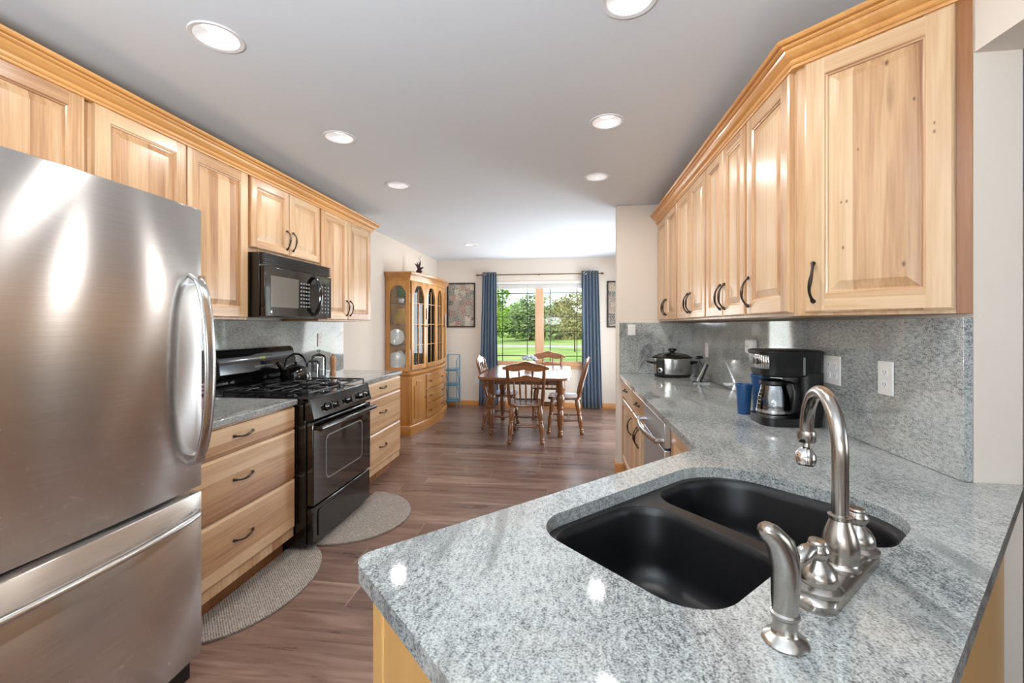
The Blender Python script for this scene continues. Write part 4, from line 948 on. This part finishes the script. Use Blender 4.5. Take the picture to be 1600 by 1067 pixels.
# ------------------------------------------------------------ dining window
b = MB(); cas = .065
b.box(WX0, WX1, YF+.02, YF+.10, WZ0, WZ0+.05).box(WX0, WX1, YF+.02, YF+.10, WZ1-.05, WZ1).box(WX0, WX0+.05, YF+.02, YF+.10, WZ0+.05, WZ1-.05).box(WX1-.05, WX1, YF+.02, YF+.10, WZ0+.05, WZ1-.05)
b.box(-.565, -.425, YF+.0, YF+.10, WZ0+.05, WZ1-.05)
b.box(WX0-.05, WX1+.05, YF-.035, YF+.02, WZ0-.01, WZ0+.018).box(WX0-.03, WX1+.03, YF-.015, YF, WZ0-.07, WZ0-.01)
M['wtrim'] = wood('window_wood', 'z', (226, 186, 148), (212, 166, 126), (190, 140, 100), board=3, streak=.1)
win = struct(b.build('window_1', 'wtrim', bevel=.003))
b = MB(); zb, zt = WZ0+.05, WZ1-.05
for (x0, x1, vs) in ((WX0+.05, -.565, (-1.12, -.70)), (-.425, WX1-.05, (-.32, .12))):
    for x in vs: b.box(x-.006, x+.006, YF+.055, YF+.063, zb, zt)
    for z in (1.885, 1.49, 1.25, .84): b.box(x0, x1, YF+.0545, YF+.0635, z-.006, z+.006)
struct(b.build('window_muntins', 'iron', win))
struct(MB().box(WX0+.05, -.565, YF+.058, YF+.061, zb, zt).box(-.425, WX1-.05, YF+.058, YF+.061, zb, zt).build('window_pane', 'pane', win))
t = thing('window_blind', 'white blind raised at the top of the dining window', 'blind', (-.51, YF+.0, 0))
MB().box(-.755, .755, -.03, .015, 2.03, 2.075).build('headrail', 'white', t, bevel=.004)
b = MB()
for k in range(7): b.box(-.75, .75, -.025, .012, 1.955+k*.0105, 1.962+k*.0105)
b.build('stacked_slats', 'white', t)
# curtain rod and curtains
YR = YF-.085; ZR = 2.185
t = thing('curtain_rod', 'thin dark curtain rod with finials above the dining window', 'curtain rod', (-.5, YR, ZR))
MB().tube([(-.98, 0, 0), (.98, 0, 0)], .009, 12).build('rod', 'brassy', t)
for s_ in (-1, 1): MB().lathe([(0, 0), (.012, 0), (.012, .008), (.007, .012), (.018, .035), (.012, .055), (0, .075)], 14, Matrix.Translation((s_*.98, 0, 0)) @ Matrix.Rotation(s_*PI/2, 4, 'Y')).build('finial', 'brassy', t)
for x in (-.94, 0, .94): MB().box(x-.008, x+.008, -.005, .084, -.012, -.002).build('bracket', 'brassy', t)
def curtain(xa0, xa1, xb0, xb1, label):
    b = MB(); nx, nz = 60, 14; zt_, z0_ = ZR+.045, .02; loops = []
    for j in range(nz+1):
        v = j/nz; z = zt_+(z0_-zt_)*v; r = []
        for i in range(nx+1):
            u = i/nx; x = (xa0+(xa1-xa0)*u)*(1-v)+(xb0+(xb1-xb0)*u)*v
            y = YR+.0+.032*math.sin(u*PI*2*5.5+.6*math.sin(v*3))*(1-.15*v)+.008*math.sin(u*23+v*4)
            r.append((x, y, z))
        loops.append(r)
    V = [[b.bm.verts.new(p) for p in r] for r in loops]
    for j in range(nz):
        for i in range(nx): b.bm.faces.new((V[j][i], V[j][i+1], V[j+1][i+1], V[j+1][i]))
    o = b.build('curtain', 'curtain', angle=80)
    s_ = o.modifiers.new('thick', 'SOLIDIFY'); s_.thickness = .003
    return o, label
o, lb = curtain(-1.435, -1.20, -1.50, -1.17, ''); tag(o, 'slate blue floor-length curtain at the left side of the dining window', 'curtain', 'curtains')
o, lb = curtain(.19, .46, .20, .52, ''); tag(o, 'slate blue floor-length curtain at the right side of the dining window', 'curtain', 'curtains')
for xs, side in (((-1.42, -1.34, -1.25), 'left'), ((.215, .30, .40), 'right')):
    for x in xs[:1]:
        c = Matrix.Translation((x+.03, YR-.035, ZR)) @ Matrix.Rotation(PI/2, 4, 'X')
        b = MB().tube([(x+.03+.02*math.cos(a), YR-.038, ZR+.02*math.sin(a)) for a in [2*PI*k/20 for k in range(20)]], .004, 8, closed=True)
        tag(b.build('curtain_grommet', 'steel2'), 'silver grommet ring at the top of the %s curtain' % side, 'grommet', 'curtain grommets')

# ------------------------------------------------------------ dining table and chairs
t = thing('dining_table', 'brown wooden dining table with rounded corners and turned legs', 'table', (-.53, 5.80, 0))
tp = rpoly([(-.545, -.80), (.545, -.80), (.545, .80), (-.545, .80)], .15, 10)
MB().plate(tp, [], .722, .752).build('tabletop', 'chairx', t, bevel=.009, seg=3)
MB().box(-.41, .41, -.47, -.445, .63, .722).box(-.41, .41, .445, .47, .63, .722).box(-.44, -.415, -.445, .445, .63, .722).box(.415, .44, -.445, .445, .63, .722).build('apron', 'chairx', t, bevel=.003)
TL = [(0, 0), (.022, 0), (.028, .02), (.03, .04), (.02, .055), (.027, .07), (.02, .085), (.026, .12), (.034, .20), (.036, .27), (.028, .31), (.024, .33), (.034, .345), (.034, .36), (.024, .375), (.03, .40), (.042, .45), (.044, .49), (.03, .52), (.036, .535), (.036, .56), (.038, .565), (.038, .722), (0, .722)]
TL = [(r*1.18, z) for r, z in TL]
for sx in (-.42, .42):
    for sy in (-.46, .46): MB().lathe(TL, 20, Matrix.Translation((sx, sy, 0))).build('leg', 'chair', t)
def make_chair():
    t = thing('dining_chair', 'x', 'chair', group='dining chairs')
    # front is -y; origin at floor centre
    seat = rpoly([(-.215, -.21), (.215, -.21), (.20, .20), (-.20, .20)], [.07, .07, .09, .09], 8)
    def ins(k, z): return [(x*(1-k), y*(1-k), z) for x, y in seat]
    MB().rings([ins(.06, .425), ins(0, .432), ins(0, .448), ins(.03, .456), ins(.25, .452), ins(.5, .449)], cap0=True).build('seat', 'chair', t, angle=50)
    LP = [(0, 0), (.016, 0), (.021, .012), (.022, .03), (.014, .045), (.020, .058), (.015, .07), (.018, .10), (.024, .16), (.025, .20), (.017, .235), (.021, .245), (.021, .255), (.016, .265), (.022, .30), (.026, .35), (.024, .39), (.016, .43), (0, .43)]
    LP = [(r*1.22, z) for r, z in LP]
    def leg_T(tx, ty, bx, by):
        d = Vector((tx-bx, ty-by, .43)); L_ = d.length; q = Vector((0, 0, 1)).rotation_difference(d.normalized())
        return Matrix.Translation((bx, by, 0)) @ q.to_matrix().to_4x4() @ Matrix.Scale(L_/.43, 4, (0, 0, 1))
    for sx in (-1, 1):
        for (ty, by) in ((-.15, -.20), (.15, .215)):
            MB().lathe(LP, 14, leg_T(sx*.155, ty, sx*.19, by)).build('leg', 'chair', t)
    SP = [.007, .009, .012, .013, .015, .013, .012, .009, .007]
    def spin(a, c, k=1.0, name='stretcher', n=8):
        a, c = Vector(a), Vector(c); return MB().tube([a.lerp(c, i/n) for i in range(n+1)], [r*k for r in SP], 10).build(name, 'chair', t)
    for sx in (-1, 1): spin((sx*.178, -.185, .17), (sx*.178, .195, .17))
    spin((-.178, -.04, .17), (.178, -.04, .17)); spin((-.178, .05, .17), (.178, .05, .17))
    spin((-.172, -.178, .235), (.172, -.178, .235))
    def back(x, z):   # leaning back plane
        return (x*(1+.22*(z-.45)), .165+(z-.45)*.27+.02*0, z)
    for sx in (-1, 1):
        MB().tube([back(sx*.19, .44+.46*k/10) for k in range(11)], [.015, .018, .022, .023, .020, .017, .020, .022, .021, .018, .013], 12).build('back_post', 'chair', t)
    def rail(zc, hh, name, wav, W_=.205):
        b = MB(); n = 24; L1, L2 = [], []
        for k in range(n+1):
            u = k/n*2-1; top = zc+hh*(.55+.45*math.cos(u*PI*.9))*1+wav*math.cos(u*PI*3)*.3; bot = zc-hh*.55+wav*math.cos(u*PI*2)*.5
            cb = .012*(1-u*u)
            for (L_, dy) in ((L1, -.010), (L2, .010)):
                x, y, z = back(u*W_, top); x2, y2, z2 = back(u*W_, bot); L_.append(((x, y+dy+cb, z), (x2, y2+dy+cb, z2)))
        A_ = [[b.bm.verts.new(p) for p in pr_] for pr_ in L1]; B_ = [[b.bm.verts.new(p) for p in pr_] for pr_ in L2]
        for k in range(n):
            b.bm.faces.new((A_[k][0], A_[k+1][0], A_[k+1][1], A_[k][1])); b.bm.faces.new((B_[k][0], B_[k][1], B_[k+1][1], B_[k+1][0]))
            b.bm.faces.new((A_[k][0], B_[k][0], B_[k+1][0], A_[k+1][0])); b.bm.faces.new((A_[k][1], A_[k+1][1], B_[k+1][1], B_[k][1]))
        b.bm.faces.new((A_[0][0], A_[0][1], B_[0][1], B_[0][0])); b.bm.faces.new((A_[n][0], B_[n][0], B_[n][1], A_[n][1]))
        b.build(name, 'chairx', t, bevel=.003)
    rail(.880, .066, 'crest_rail', .02, .24); rail(.745, .044, 'middle_rail', .016)
    for x in (-.13, -.065, 0, .065, .13): spin(back(x*.95, .45), back(x, .73), .8, 'spindle')
    for x in (-.07, .07): spin(back(x, .76), back(x, .86), .85, 'spindle')
    return t
ch = make_chair()
ch.location = (-.505, 5.18, 0); ch.rotation_euler = (0, 0, rad(180+4)); ch['label'] = 'nearest dining chair, its spindle back toward the kitchen'
c2 = copy_tree(ch); c2.location = (-.90, 5.82, 0); c2.rotation_euler = (0, 0, rad(90)); c2['label'] = 'dining chair at the left side of the table by the left curtain'
c3 = copy_tree(ch); c3.location = (-.06, 5.70, 0); c3.rotation_euler = (0, 0, rad(-90)); c3['label'] = 'dining chair at the right side of the table, seen from the side'
c4 = copy_tree(ch); c4.location = (-.33, 6.55, 0); c4.rotation_euler = (0, 0, rad(0)); c4['label'] = 'dining chair at the far end of the table below the window'
t = thing('flower_bowl', 'low bowl of blue and white blossoms on the dining table', 'flowers', (-.545, 6.0, .752))
MB().lathe([(0, 0), (.05, 0), (.06, .01), (.085, .09), (.08, .10), (0, .09)], 22).build('bowl', 'china', t)
b = MB()
for k in range(46):
    a = random.uniform(0, 2*PI); r_ = .10*math.sqrt(random.random()); b.bm.verts.ensure_lookup_table()
    b.lathe([(0, -.016), (.018, -.004), (.014, .01), (0, .014)], 7, Matrix.Translation((r_*math.cos(a), r_*math.sin(a)*.8, .11+.09*math.sqrt(max(0, 1-(r_/.11)**2))*random.uniform(.5, 1))))
b.build('blossoms', 'posy', t)

# ------------------------------------------------------------ floor mats
def dmat(cx, cy, a, bb, label):
    n = 28; pts = [(bb*math.sin(PI*k/n), -a*math.cos(PI*k/n)) for k in range(n+1)]; pts = [(0, -a)]+pts[1:-1]+[(0, a)]
    o = MB().plate(pts, [], 0, .012).build('floor_mat', 'mat', bevel=.004, loc=(cx, cy, .0005)); return tag(o, label, 'mat', 'half-round kitchen mats')
dmat(-1.555, 2.96, .43, .43, 'half-round grey-brown mat on the floor in front of the range')
dmat(-1.68, 2.10, .46, .335, 'half-round grey-brown mat on the floor in front of the drawers beside the refrigerator')

# ------------------------------------------------------------ slow cooker
t = thing('slow_cooker', 'stainless oval slow cooker with glass lid at the far end of the counter', 'slow cooker', (.865, 3.90, ZT), 8)
EX, EY = 1.0, .72
MB().lathe([(0, .012), (.14, .012), (.150, .02), (.155, .04), (.158, .155), (.156, .162), (.145, .164), (.14, .15), (0, .14)], 40, sx=EX, sy=EY).build('body', 'steel2', t)
MB().lathe([(0, 0), (.13, 0), (.146, .006), (.152, .018), (.154, .026), (.14, .026), (0, .026)], 40, sx=EX, sy=EY).build('base', 'blackmatte', t)
MB().lathe([(.145, .160), (.168, .161), (.170, .167), (.145, .172), (.145, .160)], 40, sx=EX, sy=EY).build('rim', 'blackmatte', t)
ld = MB().lathe([(.160, .171), (.150, .178), (.11, .195), (.05, .206), (0, .208), (0, .205), (.05, .203), (.11, .191), (.15, .174)], 40, sx=EX, sy=EY).build('lid', 'glass', t)
MB().lathe([(0, .206), (.018, .206), (.02, .215), (.034, .222), (.034, .236), (.028, .240), (0, .240)], 24).build('lid_knob', 'blackmatte', ld)
for s_ in (-1, 1): MB().tube([(s_*.15, -.035, .115), (s_*.19, -.03, .125), (s_*.195, .03, .125), (s_*.15, .035, .115)], .012, 10, flat=(1.3, .8)).build('side_handle', 'blackmatte', t)
Tc = Matrix.Translation((-.125, -.072, .095)) @ Matrix.Rotation(rad(-32), 4, 'Z')
cpn = MB().box(-.034, .034, -.012, .02, -.075, .062, T=Tc).build('control_panel', 'blackmatte', t, bevel=.01, seg=3)
MB().lathe([(0, 0), (.021, 0), (.020, .008), (.014, .010), (0, .010)], 22, Tc @ Matrix.Translation((0, -.012, -.03)) @ Matrix.Rotation(PI/2, 4, 'X')).build('dial_ring', 'chrome', cpn)
MB().lathe([(0, .009), (.012, .009), (.011, .018), (0, .018)], 18, Tc @ Matrix.Translation((0, -.012, -.03)) @ Matrix.Rotation(PI/2, 4, 'X')).build('dial', 'blackmatte', cpn)
MB().tube([(-.085, -.03, .182), (-.055, -.05, .196), (-.03, -.055, .199)], [.012, .015, .011], 10, flat=(1.5, .7)).build('lid_clip', 'blackmatte', t)

# ------------------------------------------------------------ counter stand
t = thing('countertop_stand', 'small silver and black stand with dark knob between slow cooker and blue cups', 'stand', (.985, 3.50, ZT), 0)
MB().plate(rpoly([(-.06, -.03), (.06, -.03), (.06, .03), (-.06, .03)], .012, 4), [], 0, .010).build('base', 'blackmatte', t, bevel=.003)
MB().box(-.062, .055, -.033, -.028, 0, .010).build('edge_strip', 'steel2', t)
Tl = Matrix.Translation((-.025, -.01, .01)) @ Matrix.Rotation(rad(22), 4, 'Y')
MB().box(-.008, .008, -.012, .012, 0, .155, T=Tl).build('support_arm', 'chrome', t, bevel=.002)
MB().box(.008, .022, -.012, .012, 0, .150, T=Tl).build('arm_backing', 'blackmatte', t, bevel=.002)
MB().tube([(.02, 0, .12), (.0, 0, .15), (-.012, 0, .18)], .003, 8).build('wire', 'blackmatte', t)
MB().tube([(-.038, 0, .186), (-.025, 0, .192), (.0, 0, .194), (.014, 0, .190)], [.008, .012, .012, .008], 12).build('grip', 'blackmatte', t)

# ------------------------------------------------------------ coffee maker (front toward -X)
t = thing('coffee_maker', 'black drip coffee maker with glass carafe and silver control panel', 'coffee maker', (.835, 2.225, ZT), -90)
CW, CD = .20, .245
ov = lambda x0, x1, y0, y1, r: rpoly([(x0, y0), (x1, y0), (x1, y1), (x0, y1)], r, 8)
MB().plate(ov(0, CW, 0, CD, .05), [], 0, .036).build('base', 'blackmatte', t, bevel=.008, seg=3)
MB().plate(ov(.0, CW, .145, CD, .035), [], .036, .23).build('tower', 'blackmatte', t)
def lvl(g_, z, x0=0, x1=CW, y0=.0, y1=CD, r=.055): return [(x, y, z) for x, y in ov(x0-g_, x1+g_, y0-g_, y1+min(g_, .004), r)]
hd = MB().rings([lvl(-.012, .212), lvl(-.002, .22), lvl(.0, .24), lvl(.004, .305), lvl(.010, .318), lvl(.010, .324), lvl(.0, .329), lvl(-.05, .331, r=.003)], cap0=True).build('brew_head', 'blackmatte', t, angle=50)
MB().lathe([(0, .037), (.068, .037), (.068, .041), (.0, .041)], 32, Matrix.Translation((CW/2, .075, 0))).build('hot_plate', 'steel2', t)
# silver control panel on the near/front corner
b = MB(); arc = [(p[0], p[1]) for p in ov(-.0035, CW+.0035, -.0035, CD+.004, .055)][0:0]
fr_ = ov(-.0045, CW+.0045, -.0045, CD+.004, .055)
front = sorted([p for p in fr_ if p[1] < .06], key=lambda p: math.atan2(p[1]-.12, p[0]-CW/2))
L = [p for p in front]
sel = [p for p in L if .0 <= p[0] <= CW]
for p, q_ in zip(sel, sel[1:]):
    b.face([(p[0], p[1]-.001, .248), (q_[0], q_[1]-.001, .248), (q_[0], q_[1]-.001, .308), (p[0], p[1]-.001, .308)])
fp = b.build('silver_panel', 'steel2', hd, recalc=False); s_ = fp.modifiers.new('thick', 'SOLIDIFY'); s_.thickness = .002
MB().box(.055, .10, -.010, -.004, .262, .294).build('display', 'screen', hd, bevel=.003)
MB().lathe([(0, 0), (.014, 0), (.013, .006), (0, .007)], 20, Matrix.Translation((.135, -.005, .278)) @ Matrix.Rotation(PI/2, 4, 'X')).build('button', 'blackmatte', hd)
MB().box(CW+.003, CW+.006, .15, .158, .225, .30).build('water_gauge', 'greybtn', hd)
# carafe
ca = thing('coffee_carafe', 'glass coffee carafe with black handle sitting inside the coffee maker', 'carafe', (.835+.075, 2.225-CW/2, ZT+.0415), -90)
MB().lathe([(0, 0), (.062, 0), (.068, .006), (.069, .02), (.064, .07), (.052, .118), (.049, .130), (.047, .130), (.050, .117), (.062, .07), (.067, .02), (.06, .004), (0, .003)], 36).build('glass_body', 'glass', ca)
MB().lathe([(0, .128), (.052, .128), (.056, .134), (.054, .148), (.03, .156), (0, .158)], 32).build('lid', 'blackmatte', ca)
MB().lathe([(.0655, .022), (.0715, .022), (.0715, .010), (.0655, .008), (.0655, .022)], 36).build('base_band', 'steel2', ca)
# handle pointing towards the camera and to the right
ha = rad(30)
def hp(r, z): return (r*math.cos(ha), r*math.sin(ha), z)
MB().tube([hp(.05, .142), hp(.075, .146), hp(.098, .136), hp(.106, .11), hp(.104, .06), hp(.096, .025), hp(.082, .012), hp(.070, .012)], [.009, .011, .012, .013, .013, .012, .010, .008], 12, flat=(1.3, .8)).build('handle', 'blackmatte', ca)
b = MB()
for k in range(5):
    z = .045+k*.017; r_ = .0665-.0095*(z-.02)/.05 if z > .02 else .069; r_ = .0695-(z-.02)*.125
    an_ = rad(-80); b.box(-.006, .006, -.0006, .0006, -.001, .001, T=Matrix.Translation((r_*math.cos(an_), r_*math.sin(an_), z)) @ Matrix.Rotation(an_+PI/2, 4, 'Z'))
b.build('level_marks', 'clearmark', ca)
# cups
CUPP = [(0, 0), (.026, 0), (.028, .003), (.036, .135), (.039, .138), (.039, .146), (.036, .148), (.034, .14), (.026, .006), (0, .006)]
o = MB().lathe(CUPP, 28).build('plastic_cup', 'blue', loc=(.855, 2.315, ZT)); tag(o, 'navy blue plastic tumbler standing in front, left of the coffee maker', 'cup', 'blue tumblers')
o = MB().lathe([(r*1.15, z*1.28) for r, z in CUPP], 28).build('plastic_cup', 'blue', loc=(.955, 2.375, ZT)); tag(o, 'taller blue plastic tumbler behind the first cup and coffee maker', 'cup', 'blue tumblers')

# ------------------------------------------------------------ outlets and plates
def outlet(label, x, y, z, rz, w=.075, h=.118, kind='outlet', grp='wall plates'):
    t = thing('wall_outlet', label, 'outlet', (x, y, z), rz, grp)
    MB().box(-w/2, w/2, -.006, 0, -h/2, h/2).build('cover_plate', 'white', t, bevel=.003)
    n = 2 if w > .1 else 1
    for i in range(n):
        cx = 0 if n == 1 else (-.023+.046*i)
        if kind == 'outlet':
            for s_ in (-1, 1):
                so = upright(rpoly([(cx-.016, s_*.021-.014), (cx+.016, s_*.021-.014), (cx+.016, s_*.021+.014), (cx-.016, s_*.021+.014)], .01, 4), -.0075, -.005, 'socket', 'fixture', t)
                MB().box(cx-.007, cx-.005, -.0082, -.0072, s_*.021-.004, s_*.021+.006).box(cx+.005, cx+.007, -.0082, -.0072, s_*.021-.004, s_*.021+.006).lathe([(0, 0), (.0022, 0), (.002, .001), (0, .001)], 8, Matrix.Translation((cx, -.0072, s_*.021-.008)) @ Matrix.Rotation(PI/2, 4, 'X')).build('slots', 'greybtn', so)
        else: MB().box(cx-.005, cx+.005, -.016, -.005, -.006, .010).build('toggle', 'fixture', t, bevel=.002)
    return t
XS_ = XR-.0255
outlet('white duplex outlet on the granite splash nearest the wall end', XS_, 1.685, 1.168, -90)
outlet('white double-gang plate on the granite splash right of the coffee maker', XS_, 2.0, 1.165, -90, w=.118)
outlet('white tall plate on the granite splash behind the small stand', XS_, 3.70, 1.155, -90, kind='switch')
outlet('small white outlet high on the end wall splash left of the slow cooker', .56, YE-.0255, 1.31, 0, w=.07, h=.10)
outlet('white outlet on the granite splash right of the range', XL+.0205, 3.72, 1.22, 90)
outlet('white outlet low on the far wall left of the curtain', -1.545, YF-.001, .42, 0)
t = thing('plug_adapter', 'white rounded plug-in adapter on the granite splash above the blue cups', 'adapter', (XS_, 2.78, 1.225), -90)
MB().box(-.045, .045, -.045, 0, -.045, .045).build('housing', 'white', t, bevel=.016, seg=4)
b = MB()
for s_ in (-1, 1): b.box(s_*.012-.002, s_*.012+.002, -.0465, -.0445, -.006, .008)
b.build('sockets', 'greybtn', t)

# ------------------------------------------------------------ left counter items
t = thing('pepper_mill', 'brown wooden pepper mill beside the glass jars right of the range', 'pepper mill', (-2.06, 3.64, ZT))
MB().lathe([(0, 0), (.027, 0), (.028, .01), (.024, .03), (.021, .06), (.024, .09), (.027, .12), (.025, .135), (0, .135)], 24).build('body', 'mill', t)
MB().lathe([(0, .136), (.025, .136), (.027, .15), (.02, .165), (.008, .17), (.008, .176), (.011, .182), (0, .188)], 24).build('cap', 'mill', t)
for i, (x, y, r_, h_, lb) in enumerate(((-2.14, 3.55, .06, .16, 'clear glass canister with domed lid behind the pepper mill'), (-2.10, 3.40, .055, .12, 'smaller clear glass canister with lid between kettle and pepper mill'))):
    t = thing('glass_canister', lb, 'canister', (x, y, ZT), 0, 'glass canisters')
    MB().lathe([(0, 0), (r_*.9, 0), (r_, .008), (r_, h_), (r_*.93, h_), (r_*.93, .01), (0, .008)], 28).build('jar', 'glass', t)
    MB().lathe([(0, .001), (r_*.95, .001), (r_, .008), (r_*.8, .02), (r_*.3, .035), (.006, .04), (.006, .046), (.014, .055), (.010, .066), (0, .07)], 28, Matrix.Translation((0, 0, h_))).build('lid', 'glass', t)
    MB().lathe([(0, .009), (r_*.90, .009), (r_*.90, h_*.35), (0, h_*.37)], 20).build('contents', 'china', t)
t = thing('flower_pot', 'pink blossoms peeking out behind the refrigerator handle on the counter', 'flowers', (-1.925, 2.10, ZT))
MB().lathe([(0, 0), (.032, 0), (.045, .05), (.042, .052), (0, .045)], 20).build('pot', 'pink', t)
b = MB()
for k in range(26):
    a = random.uniform(0, 2*PI); r_ = random.uniform(.01, .058); z_ = .07+random.random()*.06
    for p in range(5):
        an_ = p*2*PI/5; b.lathe([(0, -.005), (.010, 0), (0, .004)], 6, Matrix.Translation((r_*math.cos(a)+.010*math.cos(an_), r_*math.sin(a)+.010*math.sin(an_), z_)))
b.build('blossoms', 'pink', t)

# ------------------------------------------------------------ outdoors
struct(MB().box(-70, 70, 7.6, 120, -.60, -.45).build('ground', 'grass'))
struct(MB().box(-70, 70, 36, 39.5, -.47, -.435).build('driveway', 'asphalt'))
def tree(label, x, y, h, r, m, trunk=.12, n=1500, squash=1.0, low=.35, ls=.2, bush=False):
    t = thing('shrub' if bush else 'tree', label, 'shrub' if bush else 'tree', (x, y, -.45), random.uniform(0, 360), 'trees beyond the lawn')
    b = MB().tube([(0, 0, 0), (.05, .03, h*.3), (0, 0, h*.75)], [trunk, trunk*.7, trunk*.2], 8)
    for k in range(7):
        a = k*2.4; z = h*(low+.06*k); b.tube([(0, 0, z), (math.cos(a)*r*.4, math.sin(a)*r*.4, z+h*.1), (math.cos(a)*r*.7, math.sin(a)*r*.7, z+h*.16)], [trunk*.4, trunk*.2, .01], 5)
    b.build('trunk', 'bark', t)
    b = MB(); blobs = []
    for k in range(14):
        a = random.uniform(0, 2*PI); zz_ = random.random(); rr_ = r*(.75 if zz_ < .6 else .45)*random.random()**.5
        blobs.append((math.cos(a)*rr_, math.sin(a)*rr_, h*(low+(1-low)*(.12+.76*zz_)), r*random.uniform(.28, .45)))
    for k in range(n):
        bx, by, bz, brr = random.choice(blobs)
        d = Vector((random.gauss(0, 1), random.gauss(0, 1), random.gauss(0, 1))).normalized()*brr*random.uniform(.7, 1.05)
        c = Vector((bx, by, bz))+Vector((d.x, d.y, d.z*squash)); u = Vector((random.gauss(0, 1), random.gauss(0, 1), random.gauss(0, 1))).normalized(); v = u.orthogonal().normalized()
        s1 = ls*random.uniform(.6, 1.3); b.face([c-u*s1, c+v*s1*.5, c+u*s1, c-v*s1*.5])
    b.build('crown', m, t, recalc=False)
tree('broad bright green tree seen through the left pane', -9.2, 44, 6.4, 4.2, 'tree1', .2, 6000, low=.12)
tree('darker green tree at the left edge of the window view', -12.4, 40, 7.6, 3.2, 'tree2', .2, 4000, low=.1)
tree('low green tree behind the mullion', -4.6, 52, 5.2, 3.6, 'tree2', .2, 4500, low=.08)
tree('low hazy brownish tree in the right pane behind the young tree', .2, 58, 5.0, 4.2, 'tree3', .2, 4500, low=.06)
tree('green tree far behind at the right curtain', 5.0, 60, 5.4, 4.5, 'tree2', .2, 4500, low=.06)
tree('slender young tree with dark trunk on the lawn in the right pane', .35, 30, 4.0, 1.15, 'tree3', .05, 700, low=.32, ls=.12)
for i, (x, w_) in enumerate(((-22, 6), (-15.5, 5), (-8, 5), (-1.5, 5), (5, 5), (11, 5))):
    tree(['bushy hedge clump far left beyond the lawn', 'bushy hedge clump left of the bright tree', 'bushy hedge clump beneath the bright green tree', 'bushy hedge clump at the middle of the window view', 'bushy hedge clump in the right pane', 'bushy hedge clump far right beyond the lawn'][i],
         x, 66, 3.6, w_, 'tree2' if i % 2 else 'tree1', .2, 4000, low=.02, ls=.4, bush=True)
